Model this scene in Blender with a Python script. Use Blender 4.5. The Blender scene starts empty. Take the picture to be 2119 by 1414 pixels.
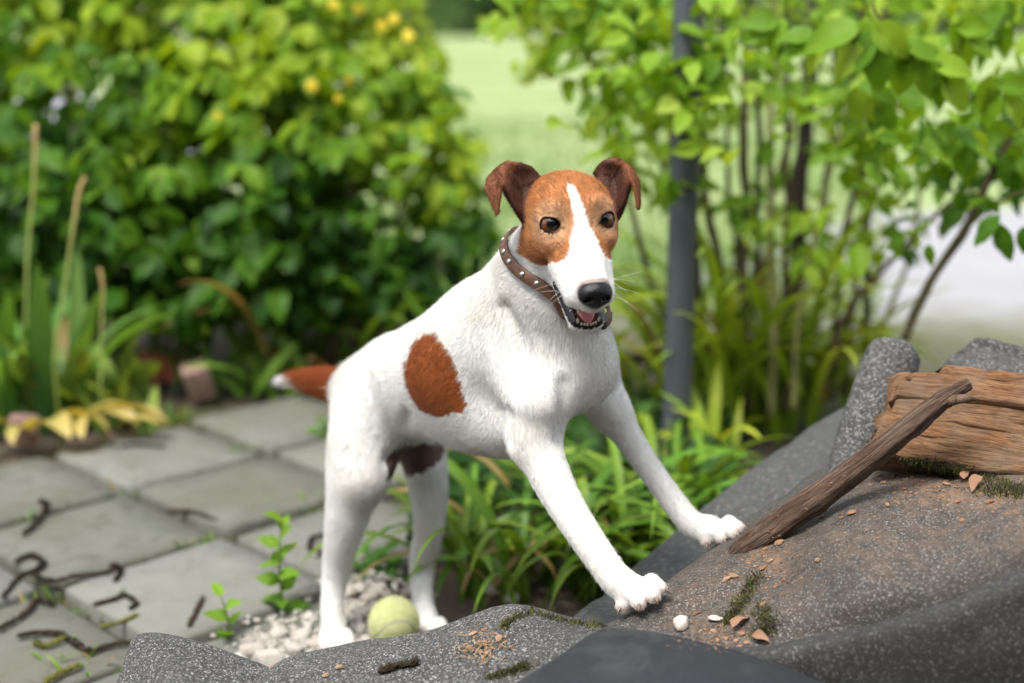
import bpy, math, random
import numpy as np
from mathutils import Vector, Matrix, noise as mnoise

random.seed(7); rng = np.random.default_rng(7)
sc = bpy.context.scene
col = sc.collection

# ------------------------------------------------------------------ camera
CAM_H, PITCH, FOCAL = 0.84, math.radians(13.5), 50.0
FPX = 2119 * FOCAL / 36.0
cam_d = bpy.data.cameras.new('camera'); cam = bpy.data.objects.new('camera', cam_d); col.objects.link(cam)
cam.location = (0, 0, CAM_H); cam.rotation_euler = (math.pi / 2 - PITCH, 0, 0)
cam_d.lens = FOCAL; cam_d.sensor_width = 36; cam_d.clip_start = 0.02; cam_d.clip_end = 400
cam_d.dof.use_dof = True; cam_d.dof.focus_distance = 1.52; cam_d.dof.aperture_fstop = 2.15; cam_d.dof.aperture_blades = 0
sc.camera = cam
# ------------------------------------------------------------------ light
sun_dir = Vector((-0.26, -0.34, 0.92)).normalized()       # towards the sun
world = bpy.data.worlds.new('World'); sc.world = world; world.use_nodes = True
wn = world.node_tree; wn.nodes.clear()
sky = wn.nodes.new('ShaderNodeTexSky'); sky.sky_type = 'NISHITA'; sky.sun_disc = False
sky.sun_elevation = math.asin(sun_dir.z); sky.sun_rotation = math.atan2(sun_dir.x, sun_dir.y)
sky.air_density = 1.0; sky.dust_density = 3.0; sky.ozone_density = 1.0
hs = wn.nodes.new('ShaderNodeHueSaturation'); hs.inputs['Saturation'].default_value = 0.28
bg = wn.nodes.new('ShaderNodeBackground'); bg.inputs['Strength'].default_value = 0.14
wo = wn.nodes.new('ShaderNodeOutputWorld')
wn.links.new(sky.outputs[0], hs.inputs['Color']); wn.links.new(hs.outputs[0], bg.inputs['Color']); wn.links.new(bg.outputs[0], wo.inputs['Surface'])
sl = bpy.data.lights.new('sun', 'SUN'); sl.energy = 1.5; sl.angle = math.radians(15); sl.color = (1.0, 0.955, 0.87)
so = bpy.data.objects.new('sun', sl); col.objects.link(so)
so.rotation_euler = sun_dir.to_track_quat('Z', 'Y').to_euler()
vs = sc.view_settings; vs.view_transform = 'Standard'; vs.look = 'None'; vs.exposure = 1.5; vs.gamma = 1.0
sc.cycles.use_denoising = True
sc.cycles.max_bounces = 8; sc.cycles.diffuse_bounces = 4; sc.cycles.transmission_bounces = 4; sc.cycles.transparent_max_bounces = 6
sc.cycles.use_adaptive_sampling = True; sc.cycles.adaptive_threshold = 0.015
sc.cycles_curves.shape = 'RIBBONS'

# ------------------------------------------------------------------ helpers
CF = np.array([0, math.cos(PITCH), -math.sin(PITCH)]); CU = np.array([0, math.sin(PITCH), math.cos(PITCH)])
CR = np.array([1.0, 0, 0]); CC = np.array([0, 0, CAM_H])
def P(x, y, Z):
    """world point measured off the photograph at (x, y) and Z metres along the view axis"""
    return CC + Z * (CF + (x - 1059.5) / FPX * CR - (y - 707) / FPX * CU)
def G(x, y, h=0.0):
    """world point measured off the photograph at (x, y) on the level h"""
    d = CF + (x - 1059.5) / FPX * CR - (y - 707) / FPX * CU
    return CC + d * ((h - CAM_H) / d[2])
def proj(w):
    d = np.asarray(w) - CC; Z = d @ CF
    return 1059.5 + FPX * (d @ CR) / Z, 707 - FPX * (d @ CU) / Z, Z
def mpx(Z): return Z / FPX

def link(o, parent=None):
    col.objects.link(o)
    if parent is not None: o.parent = parent
    return o
def tag(o, label=None, cat=None, group=None, kind=None):
    if label: o['label'] = label
    if cat: o['category'] = cat
    if group: o['group'] = group
    if kind: o['kind'] = kind
    return o
def mesh_np(name, V, Fc, mat=None, smooth=True, cols=None, colname='Col'):
    """V (n,3); Fc list of arrays (k,3) and/or (k,4)"""
    me = bpy.data.meshes.new(name)
    if isinstance(Fc, np.ndarray): Fc = [Fc]
    Fc = [np.asarray(f, dtype=np.int32) for f in Fc if len(f)]
    nl = sum(f.size for f in Fc); nf = sum(len(f) for f in Fc)
    me.vertices.add(len(V)); me.vertices.foreach_set('co', np.ascontiguousarray(V, dtype=np.float32).ravel())
    me.loops.add(nl); me.loops.foreach_set('vertex_index', np.concatenate([f.ravel() for f in Fc]))
    me.polygons.add(nf)
    tot = np.concatenate([np.full(len(f), f.shape[1], dtype=np.int32) for f in Fc])
    st = np.concatenate([[0], np.cumsum(tot)[:-1]]).astype(np.int32)
    me.polygons.foreach_set('loop_start', st); me.polygons.foreach_set('loop_total', tot)
    me.polygons.foreach_set('use_smooth', np.full(nf, smooth))
    if cols is not None:
        a = me.attributes.new(colname, 'FLOAT_COLOR', 'POINT')
        c = np.ones((len(V), 4), dtype=np.float32); c[:, :cols.shape[1]] = cols
        a.data.foreach_set('color', c.ravel())
    me.update(calc_edges=True); me.validate()
    if mat: me.materials.append(mat)
    return me
def obj_np(name, V, Fc, mat=None, parent=None, smooth=True, cols=None):
    return link(bpy.data.objects.new(name, mesh_np(name, V, Fc, mat, smooth, cols)), parent)
def empty(name, loc=(0, 0, 0), rz=0.0):
    o = bpy.data.objects.new(name, None); o.empty_display_size = .02
    o.location = loc; o.rotation_euler = (0, 0, rz); return link(o)
def nrm(v):
    v = np.asarray(v, dtype=float); return v / (np.linalg.norm(v) + 1e-12)
class MB:
    """collects vertices and faces"""
    def __init__(s): s.V = []; s.F = {3: [], 4: []}; s.n = 0; s.C = []
    def add(s, V, F, c=None):
        V = np.asarray(V, dtype=float)
        for f in F: s.F[len(f)].append([i + s.n for i in f])
        s.V.append(V); s.n += len(V); s.C.append(np.tile(c if c is not None else (1, 1, 1), (len(V), 1)))
    def addnp(s, V, F, c=None):
        F = np.asarray(F); s.F[F.shape[1]].append(F + s.n) if False else s.F[F.shape[1]].extend((F + s.n).tolist())
        s.V.append(np.asarray(V)); s.n += len(V)
        c = np.asarray(c if c is not None else (1, 1, 1), dtype=float)
        s.C.append(np.tile(c, (len(V), 1)) if c.ndim == 1 else c)
    def mesh(s, name, mat=None, smooth=True):
        return mesh_np(name, np.concatenate(s.V), [np.array(f) for f in s.F.values() if f], mat, smooth, np.concatenate(s.C))
    def obj(s, name, mat=None, parent=None, smooth=True):
        return link(bpy.data.objects.new(name, s.mesh(name, mat, smooth)), parent)
def tube(pts, rad, n=8, caps=True, jitter=0.0, rs=None):
    """swept tube: vertices, quads(+tris)"""
    pts = np.asarray(pts, dtype=float); m = len(pts); rad = np.broadcast_to(np.asarray(rad, dtype=float), (m,))
    V = []; ref = None
    for i in range(m):
        t = nrm(pts[min(i + 1, m - 1)] - pts[max(i - 1, 0)])
        if ref is None: ref = nrm(np.cross(t, (0.3, 0.9, 0.2) if abs(t[1]) < .9 else (1, 0, 0)))
        ref = nrm(ref - t * (ref @ t)); b = np.cross(t, ref)
        for k in range(n):
            a = 2 * math.pi * k / n; r = rad[i] * (1 + (jitter * (rs.random() - .5) * 2 if rs else 0))
            V.append(pts[i] + r * (math.cos(a) * ref + math.sin(a) * b))
    F = [[i * n + k, i * n + (k + 1) % n, (i + 1) * n + (k + 1) % n, (i + 1) * n + k] for i in range(m - 1) for k in range(n)]
    if caps:
        V.append(pts[0]); V.append(pts[-1]); a, b = len(V) - 2, len(V) - 1
        F += [[a, (k + 1) % n, k] for k in range(n)] + [[b, (m - 1) * n + k, (m - 1) * n + (k + 1) % n] for k in range(n)]
    return np.array(V), F
def spline(pts, n):
    """Catmull-Rom through pts, n samples; extra columns are interpolated too"""
    p = np.asarray(pts, dtype=float); m = len(p)
    q = np.vstack([2 * p[0] - p[1], p, 2 * p[-1] - p[-2]]); out = []
    for s in np.linspace(0, m - 1, n):
        i = min(int(s), m - 2); t = s - i; a, b, c, d = q[i], q[i + 1], q[i + 2], q[i + 3]
        out.append(.5 * (2 * b + (c - a) * t + (2 * a - 5 * b + 4 * c - d) * t * t + (3 * b - a - 3 * c + d) * t ** 3))
    return np.array(out)
def grid_surf(ctrl, nu, nv):
    """ctrl (rows, cols, 3) -> smooth (nu, nv, 3)"""
    c = np.asarray(ctrl, dtype=float)
    a = np.stack([spline(c[i], nv) for i in range(c.shape[0])], 0)
    return np.stack([spline(a[:, j], nu) for j in range(nv)], 1)
def grid_faces(nu, nv):
    i, j = np.meshgrid(np.arange(nu - 1), np.arange(nv - 1), indexing='ij'); a = (i * nv + j).ravel()
    return np.stack([a, a + 1, a + nv + 1, a + nv], 1)
_G = np.random.default_rng(3).random((64, 64, 64)).astype(np.float32)
def vnoise(p, s=1.0):
    """smooth value noise in 0..1, p (n,3)"""
    q = np.asarray(p) * s + 100.0; i = np.floor(q).astype(int); f = q - i; f = f * f * (3 - 2 * f); i &= 63; j = (i + 1) & 63
    x0, y0, z0, x1, y1, z1 = i[:, 0], i[:, 1], i[:, 2], j[:, 0], j[:, 1], j[:, 2]; fx, fy, fz = f.T
    L = lambda a, b, t: a + (b - a) * t
    return L(L(L(_G[x0, y0, z0], _G[x1, y0, z0], fx), L(_G[x0, y1, z0], _G[x1, y1, z0], fx), fy),
             L(L(_G[x0, y0, z1], _G[x1, y0, z1], fx), L(_G[x0, y1, z1], _G[x1, y1, z1], fx), fy), fz)
def fbm(p, s, o=4):
    return sum(vnoise(p, s * 2 ** k) * .5 ** k for k in range(o)) / sum(.5 ** k for k in range(o))

# ------------------------------------------------------------------ materials
class NT:
    def __init__(s, name):
        s.m = bpy.data.materials.new(name); s.m.use_nodes = True; s.t = s.m.node_tree
        s.b = s.t.nodes['Principled BSDF']; s.out = s.t.nodes['Material Output']
    def n(s, t, **kw):
        x = s.t.nodes.new(t)
        for k, v in kw.items(): setattr(x, k, v)
        return x
    def l(s, a, b): s.t.links.new(a, b)
    def coord(s, which='Object', scale=None):
        c = s.n('ShaderNodeTexCoord'); o = c.outputs[which]
        if scale is not None:
            mp = s.n('ShaderNodeMapping'); mp.inputs['Scale'].default_value = scale if hasattr(scale, '__len__') else (scale,) * 3
            s.l(o, mp.inputs['Vector']); o = mp.outputs[0]
        return o
    def noise(s, vec, scale, detail=4, rough=.55, dist=0):
        x = s.n('ShaderNodeTexNoise'); x.inputs['Scale'].default_value = scale; x.inputs['Detail'].default_value = detail
        x.inputs['Roughness'].default_value = rough; x.inputs['Distortion'].default_value = dist
        if vec is not None: s.l(vec, x.inputs['Vector'])
        return x.outputs['Fac']
    def voro(s, vec, scale, feature='F1', out='Distance'):
        x = s.n('ShaderNodeTexVoronoi', feature=feature); x.inputs['Scale'].default_value = scale
        if vec is not None: s.l(vec, x.inputs['Vector'])
        return x.outputs[out]
    def ramp(s, fac, stops, interp='LINEAR'):
        r = s.n('ShaderNodeValToRGB'); e = r.color_ramp.elements; r.color_ramp.interpolation = interp
        while len(e) < len(stops): e.new(.5)
        for k, (p, c) in enumerate(stops):
            e[k].position = p; c = (c, c, c) if not hasattr(c, '__len__') else c; e[k].color = (*c[:3], 1)
        s.l(fac, r.inputs['Fac']); return r.outputs['Color']
    def mix(s, fac, a, b, mode='MIX'):
        x = s.n('ShaderNodeMix', data_type='RGBA', blend_type=mode)
        for v, k in ((fac, 0), (a, 6), (b, 7)):
            if hasattr(v, 'is_linked'): s.l(v, x.inputs[k])
            elif k == 0: x.inputs[0].default_value = v
            else: x.inputs[k].default_value = (*v[:3], 1)
        return x.outputs[2]
    def attr(s, name, out='Color'):
        a = s.n('ShaderNodeAttribute'); a.attribute_name = name; return a.outputs[out]
    def bump(s, h, strength=.3, dist=.01, prev=None):
        b = s.n('ShaderNodeBump'); b.inputs['Strength'].default_value = strength; b.inputs['Distance'].default_value = dist
        s.l(h, b.inputs['Height'])
        if prev is not None: s.l(prev, b.inputs['Normal'])
        return b.outputs[0]
    def set(s, base=None, rough=None, spec=None, normal=None, **kw):
        for v, k in ((base, 'Base Color'), (rough, 'Roughness'), (spec, 'Specular IOR Level'), (normal, 'Normal')):
            if v is None: continue
            if hasattr(v, 'is_linked'): s.l(v, s.b.inputs[k])
            elif k == 'Base Color': s.b.inputs[k].default_value = (*v[:3], 1)
            else: s.b.inputs[k].default_value = v
        for k, v in kw.items(): s.b.inputs[k.replace('_', ' ')].default_value = v
        return s.m
    def translucent(s, colr, fac):
        t = s.n('ShaderNodeBsdfTranslucent'); mx = s.n('ShaderNodeMixShader'); mx.inputs[0].default_value = fac
        if hasattr(colr, 'is_linked'): s.l(colr, t.inputs['Color'])
        else: t.inputs['Color'].default_value = (*colr, 1)
        s.l(s.b.outputs[0], mx.inputs[1]); s.l(t.outputs[0], mx.inputs[2]); s.l(mx.outputs[0], s.out.inputs['Surface'])
        return s.m
# ================================================================== the dog
def Qr(x, y, Z, r): return np.array([*P(x, y, Z), r * mpx(Z)])
HEAD_O = P(1196.5, 464, 1.47)
def _headR(yaw, pit, rol):
    cy, sy, cp, sp, cr, sr = math.cos(yaw), math.sin(yaw), math.cos(pit), math.sin(pit), math.cos(rol), math.sin(rol)
    B = np.diag([1.0, -1.0, 1.0])
    return np.array([[cy, -sy, 0], [sy, cy, 0], [0, 0, 1]]) @ np.array([[1, 0, 0], [0, cp, -sp], [0, sp, cp]]) @ np.array([[cr, 0, sr], [0, 1, 0], [-sr, 0, cr]]) @ B
HEAD_M = _headR(math.radians(11), math.radians(21), math.radians(-3.6))   # columns: lateral, forward, up
def HL(x, y, z): return HEAD_O + HEAD_M @ np.array([x, y, z]) * .01
def head_local(p): return (p - HEAD_O) @ HEAD_M * 100.0

def sd_cone(p, a, b):
    """round cone between spheres a=(x,y,z,r) and b"""
    ra, rb = a[3], b[3]; pa = p - a[:3]; ba = b[:3] - a[:3]; l2 = ba @ ba; rr = ra - rb; a2 = l2 - rr * rr; il2 = 1 / l2
    y = pa @ ba; z = y - l2; x2 = ((pa * l2 - y[:, None] * ba) ** 2).sum(1)
    y2 = y * y * l2; z2 = z * z * l2; k = np.sign(rr) * rr * rr * x2
    d = (np.sqrt(x2 * a2 * il2) + y * rr) * il2 - ra
    d = np.where(np.sign(z) * a2 * z2 > k, np.sqrt(x2 + z2) * il2 - rb, d)
    return np.where((np.sign(z) * a2 * z2 <= k) & (np.sign(y) * a2 * y2 < k), np.sqrt(x2 + y2) * il2 - ra, d)
def sd_ell(p, c, r, M=None):
    q = p - c
    if M is not None: q = q @ M
    k0 = np.sqrt(((q / r) ** 2).sum(1)); k1 = np.sqrt(((q / (np.asarray(r) ** 2)) ** 2).sum(1))
    return k0 * (k0 - 1) / np.maximum(k1, 1e-9)
def smin(a, b, k):
    h = np.maximum(k - np.abs(a - b), 0) / k
    return np.minimum(a, b) - h * h * k * .25
def smax(a, b, k): return -smin(-a, -b, k)

BONES = []                                   # (a, b, flow weight, hair length) for the lie of the coat
def chain(pts, hair, flow=True):
    s = [(pts[i], pts[i + 1]) for i in range(len(pts) - 1)]
    if flow: BONES.extend((a, b, 1.0, hair) for a, b in s)
    return s
def sd_chain(p, segs, k):
    d = None
    for a, b in segs:
        e = sd_cone(p, a, b); d = e if d is None else np.minimum(d, e)
    return d
neck = chain([Qr(1162, 510, 1.56, 90), Qr(1122, 577, 1.59, 103), Qr(1080, 655, 1.64, 121), Qr(1015, 745, 1.71, 124)], .0065)
trunk = chain([Qr(1185, 760, 1.62, 84), Qr(1040, 785, 1.71, 132), Qr(960, 790, 1.78, 124), Qr(878, 796, 1.85, 111), Qr(786, 836, 1.93, 88)], .0065)
wither = [(Qr(1012, 690, 1.69, 94), Qr(890, 770, 1.82, 84))]
croup = [(Qr(830, 785, 1.90, 86), Qr(762, 818, 1.96, 68))]
throat = [(Qr(1150, 640, 1.575, 78), Qr(1178, 745, 1.60, 78))]
extra = [(Qr(1060, 870, 1.66, 78), Qr(960, 860, 1.76, 62))]
arm_r = chain([Qr(1070, 735, 1.60, 57.7), Qr(1112, 830, 1.57, 61.4), Qr(1103, 905, 1.585, 49.3)], .0055)
fore_r = chain([Qr(1108, 915, 1.58, 48.4), Qr(1145, 1000, 1.565, 40.0), Qr(1190, 1078, 1.55, 35.3), Qr(1240, 1152, 1.535, 31.6), Qr(1272, 1196, 1.525, 31.6), Qr(1305, 1222, 1.518, 33.5)], .006)
arm_l = chain([Qr(1228, 750, 1.68, 48.4), Qr(1245, 800, 1.70, 43.7), Qr(1262, 850, 1.70, 35.3)], .0055)
fore_l = chain([Qr(1262, 850, 1.70, 35.3), Qr(1310, 920, 1.70, 28.8), Qr(1355, 985, 1.695, 25.1), Qr(1398, 1045, 1.685, 24.2), Qr(1432, 1084, 1.675, 25.1), Qr(1468, 1096, 1.665, 27.9)], .006)
hind_r = chain([Qr(765, 865, 1.885, 71.8), Qr(742, 960, 1.877, 64.4), Qr(725, 1040, 1.88, 49.7), Qr(708, 1115, 1.895, 36.8), Qr(694, 1192, 1.914, 26.7), Qr(687, 1255, 1.91, 22.1), Qr(692, 1308, 1.902, 24.8)], .007)
stif_r = [(Qr(768, 905, 1.87, 55.8), Qr(762, 990, 1.85, 32.4))]
hind_l = chain([Qr(855, 880, 1.99, 61.4), Qr(882, 975, 1.965, 43.7), Qr(888, 1085, 1.965, 30.7), Qr(874, 1168, 1.995, 26.0), Qr(873, 1235, 1.975, 20.5), Qr(884, 1284, 1.955, 22.3)], .007)
tail = chain([Qr(735, 805, 1.955, 40), Qr(690, 797, 1.985, 33), Qr(645, 788, 2.02, 23), Qr(605, 786, 2.05, 13), Qr(580, 788, 2.07, 5)], .017)
TOES = {'fr': [(1298, 1236, 1.518, 20, 1290, 1252, 1.512, 15), (1322, 1228, 1.508, 21, 1322, 1246, 1.500, 16), (1342, 1216, 1.508, 20, 1350, 1232, 1.500, 16), (1348, 1206, 1.518, 18, 1366, 1217, 1.512, 14)],
        'fl': [(1462, 1106, 1.660, 18, 1462, 1119, 1.655, 13), (1482, 1102, 1.655, 18, 1490, 1113, 1.650, 13), (1500, 1092, 1.655, 18, 1513, 1103, 1.650, 13), (1508, 1084, 1.665, 16, 1528, 1092, 1.662, 12)],
        'hr': [(678, 1322, 1.895, 17, 676, 1337, 1.885, 14), (698, 1325, 1.885, 18, 702, 1341, 1.875, 14), (714, 1318, 1.885, 16, 722, 1334, 1.875, 13)],
        'hl': [(876, 1296, 1.945, 15, 878, 1308, 1.935, 12), (895, 1298, 1.935, 16, 900, 1309, 1.925, 13), (909, 1292, 1.935, 15, 919, 1303, 1.93, 12)]}
toes = [(Qr(*t[:4]), Qr(*t[4:])) for L in TOES.values() for t in L]
for t in toes: BONES.append((t[0], t[1], 1.0, .004))

GROOVES = []
for x0, y0, x1, y1 in ((1168, 800, 1160, 905), (1052, 860, 1050, 915), (1042, 640, 1085, 740), (842, 860, 806, 950)):
    GROOVES.append((x0, y0, x1, y1))
EYES = [np.array([s * 2.72, -0.55, 0.0]) for s in (-1, 1)]
EYE_R = 1.12
EYE_DIR = [nrm([s * .36, .86, .32]) for s in (-1, 1)]
def cone4(x0, y0, z0, r0, x1, y1, z1, r1): return np.array([x0, y0, z0, r0]), np.array([x1, y1, z1, r1])
def sd_head(p):
    """signed distance in head centimetres"""
    q = p.copy(); q[:, 0] = np.abs(q[:, 0])                       # mirrored
    d = sd_ell(p, np.array([0, -4.4, -.1]), (4.3, 5.0, 2.9))
    d = smin(d, sd_ell(p, np.array([0, -1.7, .35]), (3.5, 2.7, 2.0)), 1.2)
    d = smin(d, sd_ell(q, np.array([2.75, -3.2, -2.6]), (2.15, 3.5, 2.7)), 1.6)
    d = smin(d, np.linalg.norm(q - [2.2, -1.0, 1.1], axis=1) - 1.15, 1.2)
    d = smin(d, np.linalg.norm(q - [2.4, .2, -1.8], axis=1) - 1.45, 1.2)
    d = smin(d, sd_cone(p, *cone4(0, .2, -2.2, 2.5, 0, 6.5, -3.9, 1.92)), 1.2)
    d = smin(d, sd_cone(p, *cone4(0, -.4, -.75, 1.45, 0, 7.3, -2.55, 1.15)), 1.2)
    d = smin(d, sd_cone(q, *cone4(1.5, 1.6, -3.9, 1.75, 1.22, 6.1, -4.75, 1.36)), .9)
    d = smin(d, sd_cone(p, *cone4(0, 7.2, -3.4, 1.45, 0, 7.5, -4.6, 1.25)), .7)
    d = smin(d, np.linalg.norm(p - [0, -4.8, -4.6], axis=1) - 3.3, 2.0)
    jaw = sd_cone(q, *cone4(1.75, -2.6, -5.5, 1.35, .98, 5.2, -8.72, .86))
    jaw = smin(jaw, sd_cone(p, *cone4(0, -2.5, -6.1, 1.5, 0, 5.4, -9.0, .85)), .8)
    d = smin(d, jaw, .35)
    # mouth: a wedge widening to the front
    cav = sd_ell(p, np.array([0, 5.7, -7.15]), (1.5, 3.6, .95), rotx(-17))
    d = smax(d, -cav, .18)
    cleft = sd_ell(q, np.array([1.9, 2.4, -6.0]), (1.3, 3.1, .16), rotx(-19))
    d = smax(d, -cleft, .12)
    # philtrum
    d = smax(d, -sd_cone(p, *cone4(0, 9.0, -4.6, .12, 0, 8.9, -5.6, .10)), .2)
    # eyes: lids and opening
    for e, g in zip(EYES, EYE_DIR):
        if e[0] < 0: continue
        M = frame(g)
        d = smin(d, np.linalg.norm(q - e, axis=1) - (EYE_R + .20), .35)
        d = smax(d, -sd_ell(q, e + g * 1.0, (1.10, .80, 1.05), M), .10)
        d = smax(d, -(np.linalg.norm(q - e, axis=1) - (EYE_R - .02)), .05)
    return d
def rotx(deg):
    c, s = math.cos(math.radians(deg)), math.sin(math.radians(deg))
    return np.array([[1, 0, 0], [0, c, -s], [0, s, c]])
def frame(g):
    """columns: sideways, up, along g"""
    g = nrm(g); x = nrm(np.cross((0, 0, 1), g)); return np.stack([x, np.cross(g, x), g], 1)
# ears: sheets given by rows base -> fold -> tip, columns front -> back edge
EZ = 1.505
def ear_pts(rows):
    c = np.array([[P(x, y, EZ + dz * .01) for x, y, dz in r] for r in rows])
    return grid_surf(c, 36, 20)
EAR = [ear_pts([[(1092, 462, .3), (1096, 420, 1.2), (1112, 372, 2.2)],
                [(1074, 440, -.6), (1078, 398, 1.5), (1098, 352, 1.8)],
                [(1052, 405, -1.3), (1058, 366, .9), (1074, 342, 1.2)],
                [(1038, 380, -2.0), (1036, 358, -.2), (1046, 341, .9)],
                [(1033, 405, -2.2), (1020, 382, -1.1), (1016, 366, .4)],
                [(1029, 443, -2.0), (1016, 412, -1.2), (1006, 390, -.2)]]),
       ear_pts([[(1276, 446, .1), (1262, 405, 1.0), (1238, 358, 2.0)],
                [(1288, 424, -.8), (1278, 385, 1.3), (1248, 342, 1.6)],
                [(1298, 392, -1.5), (1290, 356, .7), (1264, 334, 1.0)],
                [(1308, 372, -2.2), (1304, 352, -.4), (1284, 336, .7)],
                [(1317, 398, -2.4), (1318, 378, -1.3), (1306, 356, .2)],
                [(1321, 431, -2.2), (1321, 412, -1.4), (1316, 386, -.4)]])]
def ear_rad():
    u = np.linspace(0, 1, 36)[:, None] * np.ones(20); return np.interp(u, [0, .15, .6, 1], [.0046, .0036, .0029, .0022])
def sd_ears(p):
    d = np.full(len(p), 1.0); R = ear_rad().ravel()
    for E in EAR:
        e = E.reshape(-1, 3); lo, hi = e.min(0) - .012, e.max(0) + .012
        k = np.where(((p > lo) & (p < hi)).all(1))[0]
        for s in range(0, len(k), 4000):
            kk = k[s:s + 4000]; o = e.mean(0); pc = (p[kk] - o).astype(np.float32); ec = (e - o).astype(np.float32); D = np.sqrt(np.maximum((pc ** 2).sum(1)[:, None] - 2 * pc @ ec.T + (ec ** 2).sum(1), 0)) - R.astype(np.float32)
            d[kk] = np.minimum(d[kk], D.min(1))
    return d
def dense(segs, n=3):
    """the same chain with rounder bends"""
    if len(segs) < 2: return segs
    c = spline([segs[0][0]] + [b for a, b in segs], len(segs) * n + 1); return [(c[i], c[i + 1]) for i in range(len(c) - 1)]
def boxed(segs, k, f=None):
    """signed distance of a chain, worked out only near it"""
    q = np.array([e for ab in segs for e in ab]); lo = (q[:, :3] - q[:, 3:]).min(0) - .06; hi = (q[:, :3] + q[:, 3:]).max(0) + .06
    def g(p):
        d = np.full(len(p), .5); m = ((p > lo) & (p < hi)).all(1)
        if m.any(): d[m] = sd_chain(p[m], segs, k)
        return d
    return g
_GR = {n: boxed(dense(v) if n[:4] in ('fore', 'hind', 'neck', 'trun', 'tail') else v, .03) for n, v in dict(trunk=trunk, neck=neck, wither=wither, croup=croup, throat=throat, arm_r=arm_r, fore_r=fore_r, arm_l=arm_l, fore_l=fore_l, hind_r=hind_r, stif_r=stif_r, hind_l=hind_l, tail=tail, extra=extra).items()}
_TOE = []
for n, L in TOES.items():
    _TOE.append(([(Qr(*t[:4]), Qr(*t[4:])) for t in L]))
_TB = [boxed(t, .0035) for t in _TOE]
def sd_dog(p):
    g = _GR
    d = smin(g['trunk'](p), g['neck'](p), .06)
    d = smin(d, g['wither'](p), .05); d = smin(d, g['croup'](p), .04); d = smin(d, g['throat'](p), .04); d = smin(d, g['extra'](p), .03)
    for a, f in (('arm_r', 'fore_r'), ('arm_l', 'fore_l')):
        d = smin(d, smin(g[a](p), g[f](p), .02), .040)
    d = smin(d, smin(g['hind_r'](p), g['stif_r'](p), .04), .035)
    d = smin(d, g['hind_l'](p), .026); d = smin(d, g['tail'](p), .018)
    for t in _TB: d = smin(d, t(p), .006)
    for a, b in GROOVES:
        m = (np.linalg.norm(p - (a[:3] + b[:3]) / 2, axis=1) < .16)
        if m.any(): d[m] = smax(d[m], -sd_cone(p[m], a, b), .014)
    h = np.full(len(p), .5); q = head_local(p); k = (np.abs(q + [0, 1, 2]) < [9, 14, 11]).all(1)
    if k.any(): h[k] = sd_head(q[k]) * .01
    d = smin(d, h, .022)
    return smin(d, sd_ears(p), .006)
def _march(x, y):
    d = CF + (x - 1059.5) / FPX * CR - (y - 707) / FPX * CU; t = 1.35
    for i in range(160):
        v = sd_dog((CC + d * t)[None])[0]; t += min(v, .008)
        if v < 3e-4: break
    return CC + d * (t - .0035)
_gr, GROOVES = GROOVES, []
GROOVES = [(np.array([*_march(a, b), .006]), np.array([*_march(c, d), .006])) for a, b, c, d in _gr]
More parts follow.
